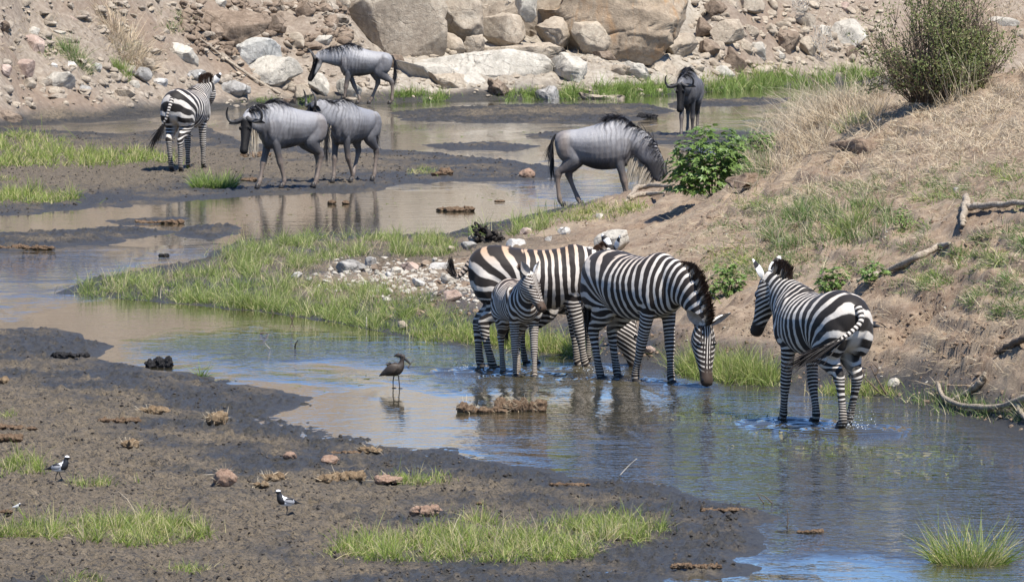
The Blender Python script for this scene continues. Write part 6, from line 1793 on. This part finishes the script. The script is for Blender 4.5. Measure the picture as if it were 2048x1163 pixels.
#small_bird("pale the left mud", 228, 248, R(200), .75)
#small_bird("pale of the first", 250, 238, R(10), .7)
# wading brown bird with a hammer shaped head
hk = empty("wading_bird", P(790, 778, -.01), R(-8), .74); hk.scale = (.74, .88, .82); tag(hk, "dark brown wading bird with a heavy bill standing in the shallows", "bird")
V, Fc = skin([sweep([(-.17, 0, .19), (-.12, 0, .205), (-.05, 0, .235), (.03, 0, .26), (.075, 0, .29), (.095, 0, .34), (.105, 0, .385)], [.012, .045, .075, .085, .06, .034, .03], [.012, .035, .06, .065, .048, .028, .026], 30, 16),
              sweep([(.05, 0, .415), (.075, 0, .412), (.105, 0, .405), (.135, 0, .392)], [.016, .028, .034, .022], [.008, .018, .026, .016], 14, 12)], .007, 3)
link("body", mesh_from("body", V, Fc), M_BRN, hk)
V, Q, T = sweep([(.115, 0, .396), (.15, 0, .372), (.19, 0, .336), (.222, 0, .304)], [.024, .020, .013, .003], [.012, .010, .007, .002], 12, 8); link("beak", mesh_from("beak", V, [Q, T]), M_LEGB, hk)
V, Q, T = sweep([(.085, 0, .412), (.05, 0, .422), (.015, 0, .420), (-.015, 0, .408)], [.026, .026, .018, .003], [.016, .012, .008, .002], 8, 8); link("crest", mesh_from("crest", V, [Q, T]), M_BRN, hk)
for sg in (1, -1):
    V, Q, T = sweep([(.06, sg * .055, .285), (-.03, sg * .070, .26), (-.13, sg * .045, .21), (-.215, sg * .012, .165)], [.03, .058, .038, .006], [.010, .014, .012, .004], 18, 12); link("wing", mesh_from("wing", V, [Q, T]), M_BRN2, hk)
    bird_leg((.02 - sg * .03, sg * .025, .19), (.015 - sg * .045, sg * .025, .11), (.02 - sg * .05, sg * .025, .012), .0065, M_LEGB, hk)
    e = link("eye", EYE_ME, None, hk); e.location = (.112, sg * .026, .402); e.scale = (.006,) * 3
rngb = np.random.default_rng(4)
V, Q, al, bi = blades(np.stack([rngb.uniform(-.10, .03, 60), rngb.normal(0, .03, 60), .292 + rngb.uniform(-.03, .02, 60)], 1), np.tile([-.9, 0, .35], (60, 1)), .06, .016, .2, 2, rngb, .2)
fm = mesh_from("back_feathers", V, Q); link("back_feathers", fm, M_BRN, hk)
# dark bird flying behind the right zebra
fb = empty("flying_bird", PD(1747, 652, 70.5), R(150), 1.0); tag(fb, "small dark bird flying low behind the right zebra's rump", "bird")
V, Q, T = sweep([(-.08, 0, 0), (-.04, 0, .004), (0, 0, .006), (.05, 0, .008), (.07, 0, .006)], [.004, .016, .022, .016, .003], [.004, .016, .022, .016, .003], 16, 10); link("body", mesh_from("body", V, [Q, T]), M_BB, fb)
for sg in (1, -1):
    V, Q, T = sweep([(.025, sg * .01, .01), (.01, sg * .07, .035), (-.03, sg * .13, .02), (-.085, sg * .165, -.02)], [.003, .003, .002, .001], [.026, .022, .014, .003], 14, 8) if False else loft(catmull([(.02, sg * .01, .01), (.02, sg * .07, .04), (-.02, sg * .13, .02), (-.08, sg * .16, -.03)], 14), np.linspace(.004, .001, 14), np.linspace(.028, .004, 14), (1, 0, .2), 8)
    link("wing", mesh_from("wing", V, [Q, T]), M_BB, fb)
V, Q, T = sweep([(-.07, 0, 0), (-.11, 0, -.004), (-.15, 0, -.008)], [.004, .003, .001], [.010, .014, .018], 8, 6); link("tail", mesh_from("tail", V, [Q, T]), M_BB, fb)

# ---- splashes round wading legs: beads of water and low wavelets
def water_drop_material():
    k = NT("splash_water"); k.b.inputs["IOR"].default_value = 1.33
    return k.out((.45, .48, .50), .05, None, .6)
M_DROP = water_drop_material()
def splash(label, px, py, w, h, n, seed):
    rng = np.random.default_rng(seed); c = P(px, py, 0.0); u, f = ico(1); VV = []; FF = []; k = 0
    for i in range(n):
        t = rng.random(); p = np.array([rng.normal(0, 1) * w * (.3 + .5 * t) * .5, rng.normal(0, .12), t * t * h + .005]); r = rng.uniform(.002, .006) * (1.2 - .6 * t)
        VV.append(u * r * np.array([1, 1, rng.uniform(.8, 2.0)]) + p); FF.append(f + k); k += len(u)
    o = link("splash", mesh_from("splash", np.concatenate(VV), np.concatenate(FF)), M_DROP); o.location = c
    return tag(o, label, "splash", None, "stuff")
splash("splash thrown up by the right zebra's hind hooves", 1705, 856, .34, .26, 150, 1)
splash("small splash at the right zebra's forehooves", 1560, 842, .24, .08, 46, 2)
splash("small splash at the rusty zebra's hind hooves", 945, 736, .3, .07, 50, 3)
splash("small splash at the drinking zebras' hooves", 1190, 742, .5, .05, 50, 4)
def wavelet_rings(name, label, spots, seed):
    """low rounded ripples standing out from a leg, as raised rings of water"""
    VV = []; QQ = []; k = 0; m = 48
    for px, py, r0 in spots:
        c = P(px, py, 0.0)
        for r, a in ((r0, .018), (r0 * 1.9, .013), (r0 * 3.0, .009)):
            th = np.linspace(0, 2 * math.pi, m, endpoint=False); wob = 1 + .10 * np.sin(3 * th + r * 9) + .06 * np.sin(7 * th)
            prof = [(-.06, -.004), (-.025, a * .7), (0, a), (.025, a * .7), (.06, -.004)]
            V = np.concatenate([np.stack([c[0] + np.cos(th) * (r * wob + p), c[1] + np.sin(th) * (r * wob + p), np.full(m, z)], 1) for p, z in prof])
            i = np.arange(m); j = (i + 1) % m
            for s_ in range(4): QQ.append(np.stack([s_ * m + i, (s_ + 1) * m + i, (s_ + 1) * m + j, s_ * m + j], 1)[:, ::-1] + k)
            VV.append(V); k += len(V)
    o = link(name, mesh_from(name, np.concatenate(VV), np.concatenate(QQ)), bpy.data.materials["river_water"]); return tag(o, label, None, None, "stuff")
wavelet_rings("ripples", "ripples spreading from the wading legs", [(953, 740, .14), (993, 742, .14), (1020, 752, .10), (1068, 748, .10), (1165, 738, .14), (1205, 758, .14), (1245, 760, .14), (1330, 764, .14), (1408, 768, .13), (1268, 764, .14), (1580, 842, .15), (1602, 852, .15), (1690, 858, .2), (1718, 856, .15)], 1)
# floating weed scraps
def weed(label, spots, seed, n):
    rng = np.random.default_rng(seed); R_ = []; D_ = []
    for _ in range(n):
        cx, cy, rx, ry = spots[rng.integers(len(spots))]; R_.append(P(cx + rng.normal(0, rx), cy + rng.normal(0, ry), .004)); a = rng.uniform(0, 6.28); D_.append((math.cos(a), math.sin(a), rng.uniform(0, .5) ** 3))
    V, Q, al, bi = blades(np.array(R_), np.array(D_), rng.uniform(.03, .14, n), .014, .1, 2, rng, .1, (0, 0, 1.0))
    me = mesh_from("floating_weed", V, Q); fattr(me, "along", al); fattr(me, "var", rng.random(n)[bi]); fattr(me, "var2", rng.random(n)[bi]); me.materials.append(M_SHRUBLEAF)
    o = link("floating_weed", me); return tag(o, label, None, None, "stuff")
weed("scraps of dark weed floating on the open reach", [(1760, 895, 90, 5), (1850, 912, 80, 6), (1430, 832, 50, 3), (1700, 900, 120, 6), (1820, 945, 60, 6), (1550, 860, 40, 4), (1620, 880, 60, 8)], 1, 420)
weed("weed scraps and twigs floating in the middle pool", [(700, 760, 40, 10), (560, 690, 60, 10), (640, 660, 60, 8), (880, 700, 60, 10)], 2, 90)
weed("weed scraps floating in the upper pools", [(760, 400, 120, 10), (600, 430, 120, 10), (430, 452, 60, 5), (980, 390, 60, 8), (250, 470, 120, 6), (900, 260, 160, 8), (420, 245, 60, 4)], 3, 240)
